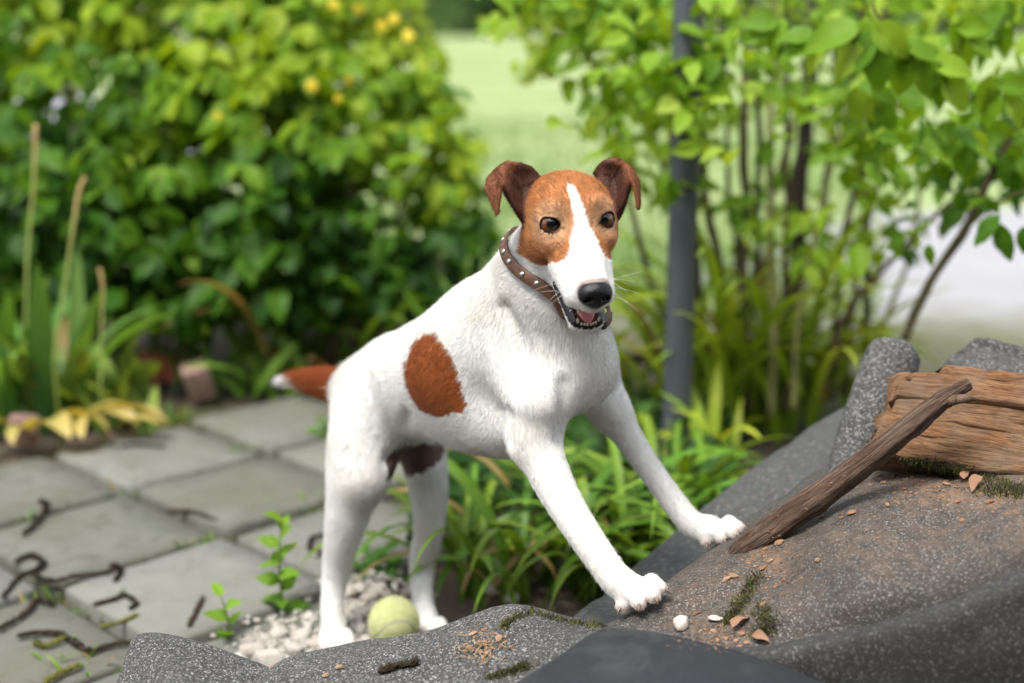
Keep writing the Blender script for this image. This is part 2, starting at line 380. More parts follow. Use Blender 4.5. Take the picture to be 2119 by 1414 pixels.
def surface_nets(f, lo, hi, h):
    n = np.ceil((hi - lo) / h).astype(int) + 1; n = (n + 3) // 4 * 4 + 1
    nc = (n - 1) // 4 + 1
    ax = [lo[i] + np.arange(nc[i]) * h * 4 for i in range(3)]
    g = np.stack(np.meshgrid(*ax, indexing='ij'), -1).reshape(-1, 3)
    c = f(g).reshape(nc); near = np.abs(c) < h * 4 * 2.2
    m = np.zeros_like(near)                                     # dilate
    for dx in (-1, 0, 1):
        for dy in (-1, 0, 1):
            for dz in (-1, 0, 1): m |= np.roll(near, (dx, dy, dz), (0, 1, 2))
    fine = np.kron(m[:-1, :-1, :-1], np.ones((4, 4, 4), bool)); fm = np.zeros(n, bool); fm[:-1, :-1, :-1] = fine
    v = np.repeat(np.repeat(np.repeat(c, 4, 0), 4, 1), 4, 2)[:n[0], :n[1], :n[2]].astype(np.float32)
    v = np.where(v > 0, 1.0, -1.0).astype(np.float32)
    idx = np.argwhere(fm); val = np.empty(len(idx), np.float32)
    for s in range(0, len(idx), 200000): val[s:s + 200000] = f(lo + idx[s:s + 200000] * h)
    v[tuple(idx.T)] = val
    ins = v < 0
    occ = np.zeros(np.array(n) - 1, np.int8)
    for dx in (0, 1):
        for dy in (0, 1):
            for dz in (0, 1): occ += ins[dx:n[0] - 1 + dx, dy:n[1] - 1 + dy, dz:n[2] - 1 + dz]
    cells = np.argwhere((occ > 0) & (occ < 8)); vid = -np.ones(occ.shape, np.int64); vid[tuple(cells.T)] = np.arange(len(cells))
    S = np.zeros((len(cells), 3)); W = np.zeros(len(cells))
    cor = [(a, b, c_) for a in (0, 1) for b in (0, 1) for c_ in (0, 1)]
    for a in cor:
        for ax_ in range(3):
            if a[ax_]: continue
            b = list(a); b[ax_] = 1
            va = v[tuple((cells + a).T)]; vb = v[tuple((cells + b).T)]; x = (va < 0) != (vb < 0)
            t = np.where(x, va / np.where(va - vb == 0, 1, va - vb), 0); pt = np.tile(np.array(a, float), (len(cells), 1)); pt[:, ax_] = t
            S[x] += pt[x]; W[x] += 1
    V = lo + (cells + S / W[:, None]) * h
    Q = []
    for ax_ in range(3):
        o = [i for i in range(3) if i != ax_]
        sa = [slice(None)] * 3; sb = [slice(None)] * 3; sa[ax_] = slice(0, -1); sb[ax_] = slice(1, None)
        A, B = ins[tuple(sa)], ins[tuple(sb)]; e = np.argwhere(A != B)
        e = e[(e[:, o[0]] > 0) & (e[:, o[1]] > 0) & (e[:, o[0]] < n[o[0]] - 1) & (e[:, o[1]] < n[o[1]] - 1)]
        fl = A[tuple(e.T)]
        def at(d0, d1):
            q = e.copy(); q[:, o[0]] -= d0; q[:, o[1]] -= d1; return vid[tuple(q.T)]
        q = np.stack([at(1, 1), at(0, 1), at(0, 0), at(1, 0)], 1)
        if ax_ == 1: fl = ~fl
        q[~fl] = q[~fl][:, ::-1]; Q.append(q)
    Q = np.concatenate(Q); Q = Q[(Q >= 0).all(1)]
    return V, Q
def grad(f, p, e=4e-4):
    g = sum(np.array(k)[None] * f(p + np.array(k) * e)[:, None] for k in ((1, -1, -1), (-1, -1, 1), (-1, 1, -1), (1, 1, 1))); return g / (np.linalg.norm(g, axis=1)[:, None] + 1e-12)
def chunked(f, p, n=60000): return np.concatenate([f(p[s:s + n]) for s in range(0, len(p), n)])
def in_poly(x, y, poly):
    c = np.zeros(len(x), bool); j = len(poly) - 1
    for i in range(len(poly)):
        xi, yi = poly[i]; xj, yj = poly[j]
        c ^= ((yi > y) != (yj > y)) & (x < (xj - xi) * (y - yi) / (yj - yi + 1e-9) + xi); j = i
    return c
WHITE = np.array([.69, .685, .665])
BROWN = np.array([.36, .125, .036])
LIP = np.array([(2.45, .9, -6.75), (2.35, 2.1, -7.2), (2.15, 3.4, -7.65), (1.85, 4.8, -8.0), (1.45, 5.8, -8.35), (.8, 6.4, -8.6), (0, 6.6, -8.75)])
def coat(p, nrmv):
    """natural markings of the coat at surface points: colour (n,3), fur (n,) 0 = bare"""
    n = len(p); c = np.tile(WHITE, (n, 1)); fur = np.ones(n)
    d = p - CC; Z = d @ CF; x = 1059.5 + FPX * (d @ CR) / Z; y = 707 - FPX * (d @ CU) / Z
    q = head_local(p); j = (fbm(p, 260, 2) - .5)
    facing = (nrmv * (CC - p)).sum(1) > 0
    dirt = np.clip((fbm(p, 22, 3) - .52) * 3, 0, 1)[:, None]
    c = c * (1 - .09 * dirt * np.array([.6, .8, 1.3]))
    # saddle patch
    patch = [(880, 688), (905, 690), (922, 716), (942, 756), (953, 800), (966, 832), (956, 850), (930, 858), (900, 864), (870, 852), (850, 826), (836, 790), (840, 750), (856, 714)]
    m = in_poly(x + j * 16 + (fbm(p, 50, 2) - .5) * 10, y + j * 14 + (fbm(p + 4, 50, 2) - .5) * 10, patch) & facing & (Z > 1.6) & (Z < 1.95)
    pb = np.array([.27, .078, .020]); c[m] = pb * (1 + .35 * (fbm(p[m], 60, 3) - .5))[:, None]
    # tail
    m = (x < 712) & (x > 560) & (y > 740) & (y < 850) & (Z > 1.94)
    tp = np.clip((x - 592 - (y - 785) * 1.1 + j * 30) / 16, 0, 1)[:, None]
    tc = np.array([.24, .062, .018])
    c[m] = (WHITE * (1 - tp) + tc * tp)[m]
    # head
    qx, qy, qz = q.T; jx = j * .9
    inh = (np.abs(q + [0, 1.5, 2]) < [7.5, 12, 8.5]).all(1)
    blaze = np.abs(qx + np.interp(qy - qz * .6, [-5, 1], [.35, 0]) + jx * .5) < np.interp(qy - qz * .6, [-5.1, -4.5, -3, -1, 1.2, 3.0], [0, .40, .48, .58, .82, 1.5])
    low = qz < np.interp(np.abs(qx) + jx, [0, 1.2, 2.2, 2.9, 3.3, 4.2, 6], [.5, -.8, -3.2, -4.4, -5.9, -5.4, -4.0]) + np.interp(qy, [-6, -3, 0, 3], [.6, 0, 0, 0])
    low = (qz < -4.75 + .71 * qy + jx + np.clip(np.abs(qx) - 3.3, 0, 2) * 1.1) & (np.abs(qx) > 1.5)
    front = qy > np.interp(np.abs(qx), [0, .9, 1.8, 2.8, 3.3, 5], [.8, 2.5, 3.5, 2.8, 2.3, 1.4]) + jx
    back = qy < -8.2 - .5 * qz
    br = inh & ~blaze & ~low & ~front & ~back
    hb = np.array([.40, .170, .064])
    # paler, greyer brows and eye surrounds; redder corner by the muzzle
    tone = np.ones((n, 3)) * hb
    for e in EYES:
        de = np.linalg.norm(q - e - [0, .2, 0], axis=1)
        a = np.clip((3.0 - de) / 1.3, 0, 1)[:, None] * .85; tone = tone * (1 - a) + np.array([.50, .31, .175]) * a
        db = np.linalg.norm((q - e - [-np.sign(e[0]) * .75, -.1, 1.75]) / [.75, 2, .6], axis=1)
        a = np.clip(1.2 - db, 0, 1)[:, None] * .65; tone = tone * (1 - a) + np.array([.13, .07, .04]) * a
        dr = np.linalg.norm((q - e - [-np.sign(e[0]) * 1.2, 1.2, -1.9]) / [.8, 2.0, 1.2], axis=1)
        a = np.clip(1.3 - dr, 0, 1)[:, None] * .8; tone = tone * (1 - a) + np.array([.33, .088, .022]) * a
    tone *= (1 + .8 * (fbm(p, 150, 3) - .5))[:, None]
    c[br] = tone[br]
    # ears dark brown, darker inside
    ed = sd_ears(p); m = ed < .0035; c[m] = np.array([.13, .045, .019]) * (1 + .4 * (fbm(p[m], 90, 2) - .5))[:, None]
    for E in EAR:
        e = E.reshape(-1, 3); lo, hi = e.min(0) - .004, e.max(0) + .004; k = np.where(((p > lo) & (p < hi)).all(1) & m)[0]
        if not len(k): continue
        D = ((p[k, None] - e[None, ::3]) ** 2).sum(2).argmin(1) * 3 // 20 / 36.0
        inner = D < .42; fr = (nrmv[k] * (CC - p[k])).sum(1) > 0
        kk = k[inner & fr]; c[kk] = np.array([.060, .022, .013]) * (1 + .6 * (fbm(p[kk], 150, 2) - .4))[:, None]
        kk = k[D > .5]; c[kk] = np.array([.15, .054, .023])
    # lids
    for e, g in zip(EYES, EYE_DIR):
        M = frame(g); dd = sd_ell(q, e + g * 1.0, (1.10, .80, 1.05), M); m = (dd < .16) & inh
        c[m] = (.012, .010, .009); fur[(dd < .24) & inh] = 0
        sg = np.sign(e[0]); loc = (q - e) @ M
        k = np.clip(1 - np.abs(loc[:, 1] + .12 + .25 * np.abs(loc[:, 0] * 0)) / .22, 0, 1) * ((np.abs(loc[:, 0]) > .9) & (np.abs(loc[:, 0]) < 1.75) & inh & (np.abs(loc[:, 2]) < 2)); k = k[:, None] * .8; c = c * (1 - k) + np.array([.03, .018, .012]) * k
    # mouth and lips
    qm = q.copy(); qm[:, 0] = np.abs(qm[:, 0]); lp = np.full(n, 9.0)
    for u, v in zip(LIP[:-1], LIP[1:]):
        w = v - u; tt = np.clip(((qm - u) @ w) / (w @ w), 0, 1); lp = np.minimum(lp, np.linalg.norm(qm - u - tt[:, None] * w, axis=1))
    lipm = inh & (lp < np.interp(q[:, 1], [1, 5, 6.5], [.55, .48, .36]) + j * .2)
    cav = sd_ell(q, np.array([0, 5.7, -7.15]), (1.5, 3.6, .95), rotx(-17)); qa = q.copy(); qa[:, 0] = np.abs(qa[:, 0])
    cl = sd_ell(qa, np.array([1.9, 2.4, -6.0]), (1.3, 3.1, .16), rotx(-19))
    low_lip = lipm | (inh & (cav < .42) & (qz < -7.05 - .30 * (qy - 5.6))); up_lip = inh & (cav < .14); cle = inh & (cl < .16) & (qy > -.5)
    c[low_lip | cle] = (.011, .010, .011); fur[low_lip | cle] = 0; c[up_lip & ~low_lip] = (.10, .06, .055); fur[up_lip] = 0
    ins = inh & (cav < .06); c[ins] = (.20, .055, .06); fur[ins] = 0
    # nose rim
    m = inh & (np.linalg.norm((q - [0, 8.2, -3.2]) / [1.85, 1.7, 1.6], axis=1) < 1.0); c[m] = (.40, .34, .32); fur[m] = .9
    # freckles on the muzzle, bare belly skin between the hind legs
    m = inh & front & (fbm(p, 420, 1) > .9) & (qy > 2); c[m] = c[m] * .55
    m = in_poly(x + j * 20, y + j * 20, [(792, 992), (800, 950), (825, 922), (905, 914), (926, 924), (914, 955), (880, 975), (840, 990)]) & (Z > 1.84)
    c[m] = np.array([.085, .046, .040]) * (1 + (fbm(p[m], 60, 2) - .5))[:, None]; fur[m] = 0
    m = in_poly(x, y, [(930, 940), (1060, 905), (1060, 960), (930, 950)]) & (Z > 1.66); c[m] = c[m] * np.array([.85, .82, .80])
    for a, b in toes:
        dt = np.linalg.norm(p - b[:3], axis=1) / b[3]; k = np.clip((1.5 - dt) / .6, 0, 1)[:, None] * .55; c = c * (1 - k) + np.array([.46, .33, .29]) * k
    # grey skin showing through between the forelegs and on the ribs
    return np.clip(c, .005, 1), fur
def ellipsoid(c, r, M=None, nu=16, nv=12):
    """closed ellipsoid: vertices and faces"""
    V = []; F = []
    for i in range(nv + 1):
        t = math.pi * i / nv
        for k in range(nu):
            a = 2 * math.pi * k / nu; V.append((math.sin(t) * math.cos(a), math.sin(t) * math.sin(a), math.cos(t)))
    V = np.array(V) * r
    if M is not None: V = V @ np.asarray(M).T
    for i in range(nv):
        for k in range(nu):
            F.append([i * nu + k, (i + 1) * nu + k, (i + 1) * nu + (k + 1) % nu, i * nu + (k + 1) % nu])
    return V + np.asarray(c), F
FUR_N = 330000
def build_dog():
    h = .0023
    allp = np.array([a[:3] for s in (neck, trunk, arm_r, fore_r, arm_l, fore_l, hind_r, hind_l, tail) for ab in s for a in ab] + [HEAD_O] + list(EAR[0].reshape(-1, 3)) + list(EAR[1].reshape(-1, 3)))
    lo, hi = allp.min(0) - .11, allp.max(0) + .11
    V, Q = surface_nets(sd_dog, lo, hi, h)
    # relax, then put back on the surface
    N0 = len(V)
    E = np.concatenate([Q[:, [0, 1]], Q[:, [1, 2]], Q[:, [2, 3]], Q[:, [3, 0]]])
    for it in range(2):
        A = np.zeros_like(V); w = np.zeros(N0)
        for a in range(3): A[:, a] = np.bincount(E[:, 0], V[E[:, 1], a], N0) + np.bincount(E[:, 1], V[E[:, 0], a], N0)
        w = np.bincount(E[:, 0], minlength=N0) + np.bincount(E[:, 1], minlength=N0)
        V = V + .5 * (A / w[:, None] - V)
    g = chunked(lambda p: grad(sd_dog, p), V); d = chunked(sd_dog, V)
    V = V - g * np.clip(d, -.0015, .0015)[:, None]
    nv = g
    qh = head_local(V); away = np.clip((np.linalg.norm(qh + [0, 2, 3], axis=1) - 9) / 4, 0, 1); V = V + nv * (away * ((fbm(V, 22, 2) - .5) * .0026))[:, None]
    # smoothed normals over the coat
    C, fur = coat(V, nv)
    t = NT('dog_skin'); c = t.attr('Col'); wet = t.attr('wet', 'Fac')
    fn = t.noise(t.coord('Object'), 900, 3)
    t.set(base=c, rough=.62, spec=.25, normal=t.bump(fn, .25, .001))
    rr = t.n('ShaderNodeMapRange'); rr.inputs['To Min'].default_value = .65; rr.inputs['To Max'].default_value = .22; t.l(wet, rr.inputs['Value']); t.l(rr.outputs[0], t.b.inputs['Roughness'])
    me = mesh_np('body', V, Q, t.m, True, C)
    a = me.attributes.new('wet', 'FLOAT', 'POINT'); q = head_local(V)
    wetv = ((fur == 0) & (np.abs(q + [0, 1.5, 2]) < [7.5, 12, 8.5]).all(1)).astype(np.float32); a.data.foreach_set('value', wetv)
    base = G(800, 1320); dog = empty('dog', (base[0], base[1], 0))
    tag(dog, 'white terrier with brown head patches standing with forepaws on the felt heap', 'dog')
    def put(o, parent):
        o.parent = parent
        return o
    off = Vector((base[0], base[1], 0))
    V2 = V - np.array(off)
    me.vertices.foreach_set('co', V2.astype(np.float32).ravel()); me.update()
    body = link(bpy.data.objects.new('body', me), dog)
    def sub(name, V_, F_, mat, parent=dog, smooth=True):
        return obj_np(name, np.asarray(V_) - np.array(off), [np.array([f for f in F_ if len(f) == 4]), np.array([f for f in F_ if len(f) == 3])], mat, parent, smooth)
    # ---------------------------------------------------------------- fur
    tri = np.concatenate([Q[:, [0, 1, 2]], Q[:, [0, 2, 3]]])
    ar = np.linalg.norm(np.cross(V[tri[:, 1]] - V[tri[:, 0]], V[tri[:, 2]] - V[tri[:, 0]]), axis=1)
    ql = head_local(V[tri[:, 0]]); hd = (np.abs(ql + [0, 1.5, 2]) < [7.5, 12, 9.5]).all(1)
    vis = (nv[tri[:, 0]] * (CC - V[tri[:, 0]])).sum(1) > -.12 * 1.6
    wgt = ar * np.where(hd, 2.6, 1.0) * np.where(vis, 1.0, .35) * fur[tri[:, 0]]
    k = rng.choice(len(tri), FUR_N, p=wgt / wgt.sum())
    b = rng.random((FUR_N, 2)); s = b.sum(1) > 1; b[s] = 1 - b[s]; w0 = 1 - b.sum(1)
    R = V[tri[k, 0]] * w0[:, None] + V[tri[k, 1]] * b[:, :1] + V[tri[k, 2]] * b[:, 1:]
    Nn = nv[tri[k, 0]] * w0[:, None] + nv[tri[k, 1]] * b[:, :1] + nv[tri[k, 2]] * b[:, 1:]; Nn /= np.linalg.norm(Nn, axis=1)[:, None]
    fc, ff = coat(R, Nn); keep = ff > rng.random(FUR_N) * .6; R, Nn, fc = R[keep], Nn[keep], fc[keep]; n = len(R)
    flow = np.zeros((n, 3)); W = np.zeros(n); LN = np.zeros(n)
    for a_, b_, w_, hl in BONES:
        ba = b_[:3] - a_[:3]; L = np.linalg.norm(ba); tt = np.clip(((R - a_[:3]) @ ba) / L ** 2, 0, 1)
        dd = np.linalg.norm(R - a_[:3] - tt[:, None] * ba, axis=1) - (a_[3] + (b_[3] - a_[3]) * tt)
        ww = 1 / (np.maximum(dd, 0) + .004) ** 2; flow += ww[:, None] * ba / L; W += ww; LN += ww * hl
    LN /= W; flow /= W[:, None]
    q = head_local(R); hw = np.clip(np.minimum.reduce([8 - np.abs(q[:, 0]), 8 + q[:, 1] + 2, q[:, 2] + 10.5, 11 - q[:, 1]]) / 2.0, 0, 1)
    hw *= np.clip((q[:, 1] + 8) / 3, 0, 1)
    hf = np.stack([np.sign(q[:, 0]) * np.clip(np.abs(q[:, 0]) * .22, 0, .8), -np.ones(n), np.where(q[:, 2] > -2, .25, -.35)], 1) @ HEAD_M.T
    flow = flow * (1 - hw[:, None]) + hf * hw[:, None]
    LN = LN * (1 - hw) + hw * np.interp(q[:, 1], [-6, -2, 2, 7], [.0075, .006, .0045, .0032])
    ed = sd_ears(R); LN[ed < .004] = .0042
    flow[:, 2] -= .15 * (1 - hw)
    sw = np.stack([fbm(R + o_, 28, 2) - .5 for o_ in (0, 7, 13)], 1); flow += sw * .5; sw = np.stack([fbm(R + o_, 130, 1) - .5 for o_ in (1, 8, 15)], 1); flow += sw * .30 * (1 - .5 * hw)[:, None]
    flow -= (flow * Nn).sum(1)[:, None] * Nn; flow /= np.linalg.norm(flow, axis=1)[:, None] + 1e-9
    flow += rng.normal(0, .16, (n, 3)); LN *= rng.uniform(.65, 1.25, n) * np.where(rng.random(n) < .03, 1.6, 1.0)
    lift = rng.uniform(.07, .22, n)[:, None]
    p0 = R - Nn * .0004; d1 = flow + Nn * lift * 1.6; d1 /= np.linalg.norm(d1, axis=1)[:, None]
    d2 = flow + Nn * lift * .25; d2 /= np.linalg.norm(d2, axis=1)[:, None]
    p1 = p0 + d1 * (LN * .35)[:, None]; p2 = p1 + (d1 * .4 + d2 * .6) * (LN * .35)[:, None]; p3 = p2 + d2 * (LN * .35)[:, None]
    pts = np.stack([p0, p1, p2, p3], 1)
    hc = bpy.data.hair_curves.new('fur'); hc.add_curves([4] * n)
    hc.attributes['position'].data.foreach_set('vector', (pts.reshape(-1, 3) - np.array(off)).astype(np.float32).ravel())
    ra = hc.attributes.get('radius') or hc.attributes.new('radius', 'FLOAT', 'POINT')
    rt = np.where(hw > .5, .00010, .00012)[:, None] * np.array([1, .9, .65, .15]); ra.data.foreach_set('value', rt.astype(np.float32).ravel())
    ca = hc.attributes.new('fur_col', 'FLOAT_COLOR', 'CURVE')
    cc = np.ones((n, 4), np.float32); var = rng.normal(1, np.where(fc.min(1) < .3, .26, .11))[:, None]; cl_ = (fbm(R, 210, 2) - .5)[:, None] * .13; cc[:, :3] = np.clip(fc * (var + cl_), 0, .92); ca.data.foreach_set('color', cc.ravel())
    t = NT('dog_fur'); c = t.attr('fur_col'); t.set(base=c, rough=.55, spec=.12); t.translucent(c, .18); hc.materials.append(t.m)
    link(bpy.data.objects.new('fur', hc), body)
    # ---------------------------------------------------------------- eyes
    t = NT('eye'); co = t.coord('Object'); sp = t.n('ShaderNodeSeparateXYZ'); t.l(co, sp.inputs[0])
    rim = t.ramp(sp.outputs['Z'], [(0.0, (.50, .44, .40)), (.24, (.34, .27, .23)), (.34, (.014, .008, .006)), (.46, (.15, .046, .015)), (.78, (.085, .026, .009)), (.88, (.003, .003, .003))])
    t.set(base=rim, rough=.03, spec=.6); mat_eye = t.m
    gaze_t = CC + np.array([.12, 0, .05])
    for e in EYES:
        ew = HEAD_O + HEAD_M @ e * .01; gz = nrm(gaze_t - ew); gl = frame(gz)
        V_, F_ = ellipsoid((0, 0, 0), (1, 1, 1), None, 32, 24); me_ = mesh_np('eye', V_, np.array(F_), mat_eye)
        o = link(bpy.data.objects.new('eye', me_), dog); M = Matrix([list(gl[0]), list(gl[1]), list(gl[2])]).to_4x4()
        o.matrix_local = Matrix.Translation(Vector(ew) - off) @ M @ Matrix.Scale(EYE_R * .01, 4)
    # ---------------------------------------------------------------- nose
    def sd_nose(p):
        q = p.copy(); q[:, 0] = np.abs(q[:, 0])
        d = sd_ell(p, np.array([0, 8.3, -3.05]), (1.66, 1.25, 1.15)); d = smin(d, sd_ell(q, np.array([.85, 8.3, -3.45]), (.82, 1.15, .95)), .5)
        d = smin(d, sd_ell(p, np.array([0, 8.4, -4.05]), (.75, .95, .85)), .6)
        d = smax(d, -sd_ell(q, np.array([.78, 9.45, -3.3]), (.44, .75, .34), rotx(-20)), .16)
        d = smax(d, -sd_ell(q, np.array([1.4, 9.0, -3.5]), (.5, .6, .15), rotx(-10)), .12)
        d = smax(d, -sd_cone(p, *cone4(0, 9.67, -3.4, .09, 0, 9.4, -4.9, .09)), .14)
        return d
    v, qd = surface_nets(sd_nose, np.array([-2.6, 6.3, -5.8]), np.array([2.6, 10.3, -1.0]), .075)
    t = NT('nose'); co = t.coord('Object'); vn = t.voro(co, 1500); t.set(base=(.004, .004, .005), rough=.25, spec=.3, normal=t.bump(vn, .35, .0006))
    sub('nose', HEAD_O + (v @ HEAD_M.T) * .01, qd.tolist(), t.m)
    # ---------------------------------------------------------------- tongue, teeth
    t = NT('tongue'); t.set(base=(.55, .19, .20), rough=.28, spec=.5, normal=t.bump(t.noise(t.coord(), 900, 2), .3, .0008), Subsurface_Weight=.15, Subsurface_Radius=(.004, .001, .001), Subsurface_Scale=.6)
    V_, F_ = ellipsoid((0, 4.0, -7.3), (.98, 2.4, .34), rotx(-20), 18, 12); V_[:, 2] -= .25 * np.exp(-(V_[:, 0] / .25) ** 2)
    sub('tongue', HEAD_O + (V_ @ HEAD_M.T) * .01, F_, t.m)
    t = NT('tooth'); t.set(base=(.50, .45, .36), rough=.25, spec=.5); mt = t.m
    def tooth(x, y, z, dx, dy, dz, L, r):
        a = np.array([x, y, z]); dr = nrm([dx, dy, dz]); pts = [a - dr * L * .3, a + dr * L * .2, a + dr * L * .65 + np.array([0, .04, 0]), a + dr * L]
        v_, f_ = tube(pts, [r, r, r * .7, r * .18], 8); sub('tooth', HEAD_O + (v_ @ HEAD_M.T) * .01, f_, mt)
    for s_ in (-1, 1):
        tooth(s_ * 1.08, 6.0, -8.05, s_ * .2, .2, 1, .5, .16)
        tooth(s_ * 1.25, 6.9, -6.0, s_ * .10, .0, -1, .55, .2)
        for i_ in range(3): tooth(s_ * (.17 + .29 * i_), 6.5 - .12 * i_, -8.22, 0, .25, 1, .28, .13)
    # ---------------------------------------------------------------- claws
    t = NT('claw'); t.set(base=(.13, .085, .065), rough=.35, spec=.5); mc = t.m
    for key, L in TOES.items():
        for tt in L:
            a_, b_ = Qr(*tt[:4]), Qr(*tt[4:]); dr = nrm(b_[:3] - a_[:3]); hz = nrm([dr[0], dr[1], -.25]); toc = nrm(np.array([hz[0], hz[1], 0]) * .6 + dr * .8)
            s0 = b_[:3] + toc * b_[3] * .80 + np.array([0, 0, b_[3] * .25]); pts = [s0 - toc * .004, s0, s0 + toc * .005 + np.array([0, 0, -.0008]), s0 + toc * .0085 + np.array([0, 0, -.003])]
            v_, f_ = tube(pts, [.0021, .0021, .0015, .0003], 7); sub('claw', v_, f_, mc)
    # ---------------------------------------------------------------- collar
    cp = [(1060, 466, 1.600), (1060, 515, 1.565), (1076, 562, 1.530), (1106, 600, 1.505), (1150, 630, 1.505), (1172, 672, 1.500), (1195, 690, 1.495), (1225, 694, 1.500), (1252, 686, 1.525), (1262, 655, 1.575), (1240, 590, 1.640), (1180, 500, 1.68), (1110, 455, 1.66)]
    cl = np.array([P(*c_) for c_ in cp]); cl = spline(np.vstack([cl[-2:], cl, cl[:3]]), 17 * 12 + 1)[24:24 + 13 * 12]
    # seat the strap on the neck: push each point to just outside the coat
    def sdn(p): return smin(smin(sd_chain(p, neck, .05), sd_chain(p, trunk, .05), .06), sd_chain(p, throat, .03), .04)
    axis = nrm(neck[1][1][:3] - neck[0][0][:3])
    for it in range(3):
        g_ = grad(sdn, cl); dd = sdn(cl); g_ -= (g_ @ axis)[:, None] * axis * .5; cl = cl - g_ * (dd - .0065)[:, None]
    gn = grad(sdn, cl); m = len(cl); wdt, th = .0064, .0015
    for it in range(4):
        cl = (np.roll(cl, 1, 0) + cl * 2 + np.roll(cl, -1, 0)) / 4; gn = (np.roll(gn, 1, 0) + gn * 2 + np.roll(gn, -1, 0)) / 4
    tg = np.roll(cl, -1, 0) - np.roll(cl, 1, 0); tg /= np.linalg.norm(tg, axis=1)[:, None]; gn -= (gn * tg).sum(1)[:, None] * tg; gn /= np.linalg.norm(gn, axis=1)[:, None]
    sd_ = np.cross(tg, gn); prof = [(-1, -1), (-1, .6), (-.85, 1), (.85, 1), (1, .6), (1, -1)]
    V_ = np.stack([cl + sd_ * wdt * a_ + gn * th * b_ for a_, b_ in prof], 1).reshape(-1, 3); k_ = len(prof)
    F_ = [[i * k_ + j, ((i + 1) % m) * k_ + j, ((i + 1) % m) * k_ + (j + 1) % k_, i * k_ + (j + 1) % k_] for i in range(m) for j in range(k_)]
    t = NT('leather'); co = t.coord(); n1 = t.noise(co, 140, 5, .7); n2 = t.voro(co, 900)
    t.set(base=t.ramp(n1, [(.3, (.040, .019, .012)), (.55, (.105, .048, .028)), (.75, (.17, .088, .056))]), rough=.5, spec=.35, normal=t.bump(n2, .3, .0005, t.bump(n1, .4, .001)))
    collar = sub('collar', V_, F_, t.m)
    t = NT('stud'); t.set(base=(.42, .40, .37), rough=.3); t.b.inputs['Metallic'].default_value = 1.0; ms = t.m
    al = np.concatenate([[0], np.cumsum(np.linalg.norm(np.roll(cl, -1, 0) - cl, axis=1))]); ns = int(al[-1] / .021)
    for i in [int(np.searchsorted(al, (k_ + .5) * al[-1] / ns)) % m for k_ in range(ns)]:
        if proj(cl[i])[0] > 1112 and proj(cl[i])[2] < 1.58: continue
        V_, F_ = ellipsoid((0, 0, 0), (.0034, .0034, .0015), np.stack([tg[i], sd_[i], gn[i]], 1), 12, 8); sub('stud', V_ + cl[i] + gn[i] * .0016, F_, ms, collar)
    # tongue of the strap and its dark keeper under the chin
    i = int(np.argmin([abs(proj(c_)[0] - 1246) + (0 if proj(c_)[2] < 1.58 else 999) for c_ in cl])); t = NT('keeper'); t.set(base=(.012, .011, .011), rough=.4)
    V_, F_ = ellipsoid((0, 0, 0), (.0075, wdt * 1.25, .0045), np.stack([tg[i], sd_[i], gn[i]], 1), 16, 10); sub('buckle', V_ + cl[i] + gn[i] * .002, F_, t.m, collar)
    # ---------------------------------------------------------------- whiskers
    t = NT('whisker'); t.set(base=(.85, .84, .80), rough=.4); mw = t.m; rw = random.Random(5)
    for s_ in (-1, 1):
        for i in range(7 if s_ > 0 else 4):
            y0 = 4.2 + rw.random() * 2.4; z0 = -3.4 - rw.random() * 1.6; a = np.array([s_ * 2.1, y0, z0]); L = 2.2 + rw.random() * 2.4
            d_ = nrm([s_ * 1.0, .25 + rw.uniform(-.4, .5), -.15 + rw.uniform(-.4, .4)]); e = np.array([0, .3, -.5]) * rw.uniform(.3, 1.4)
            pts = [a - d_ * .3, a + d_ * L * .35, a + d_ * L * .7 + e * .4, a + d_ * L + e]
            v_, f_ = tube(spline(pts, 8), np.linspace(.011, .004, 8), 5); sub('whisker', HEAD_O + (v_ @ HEAD_M.T) * .01, f_, mw)
    return dog
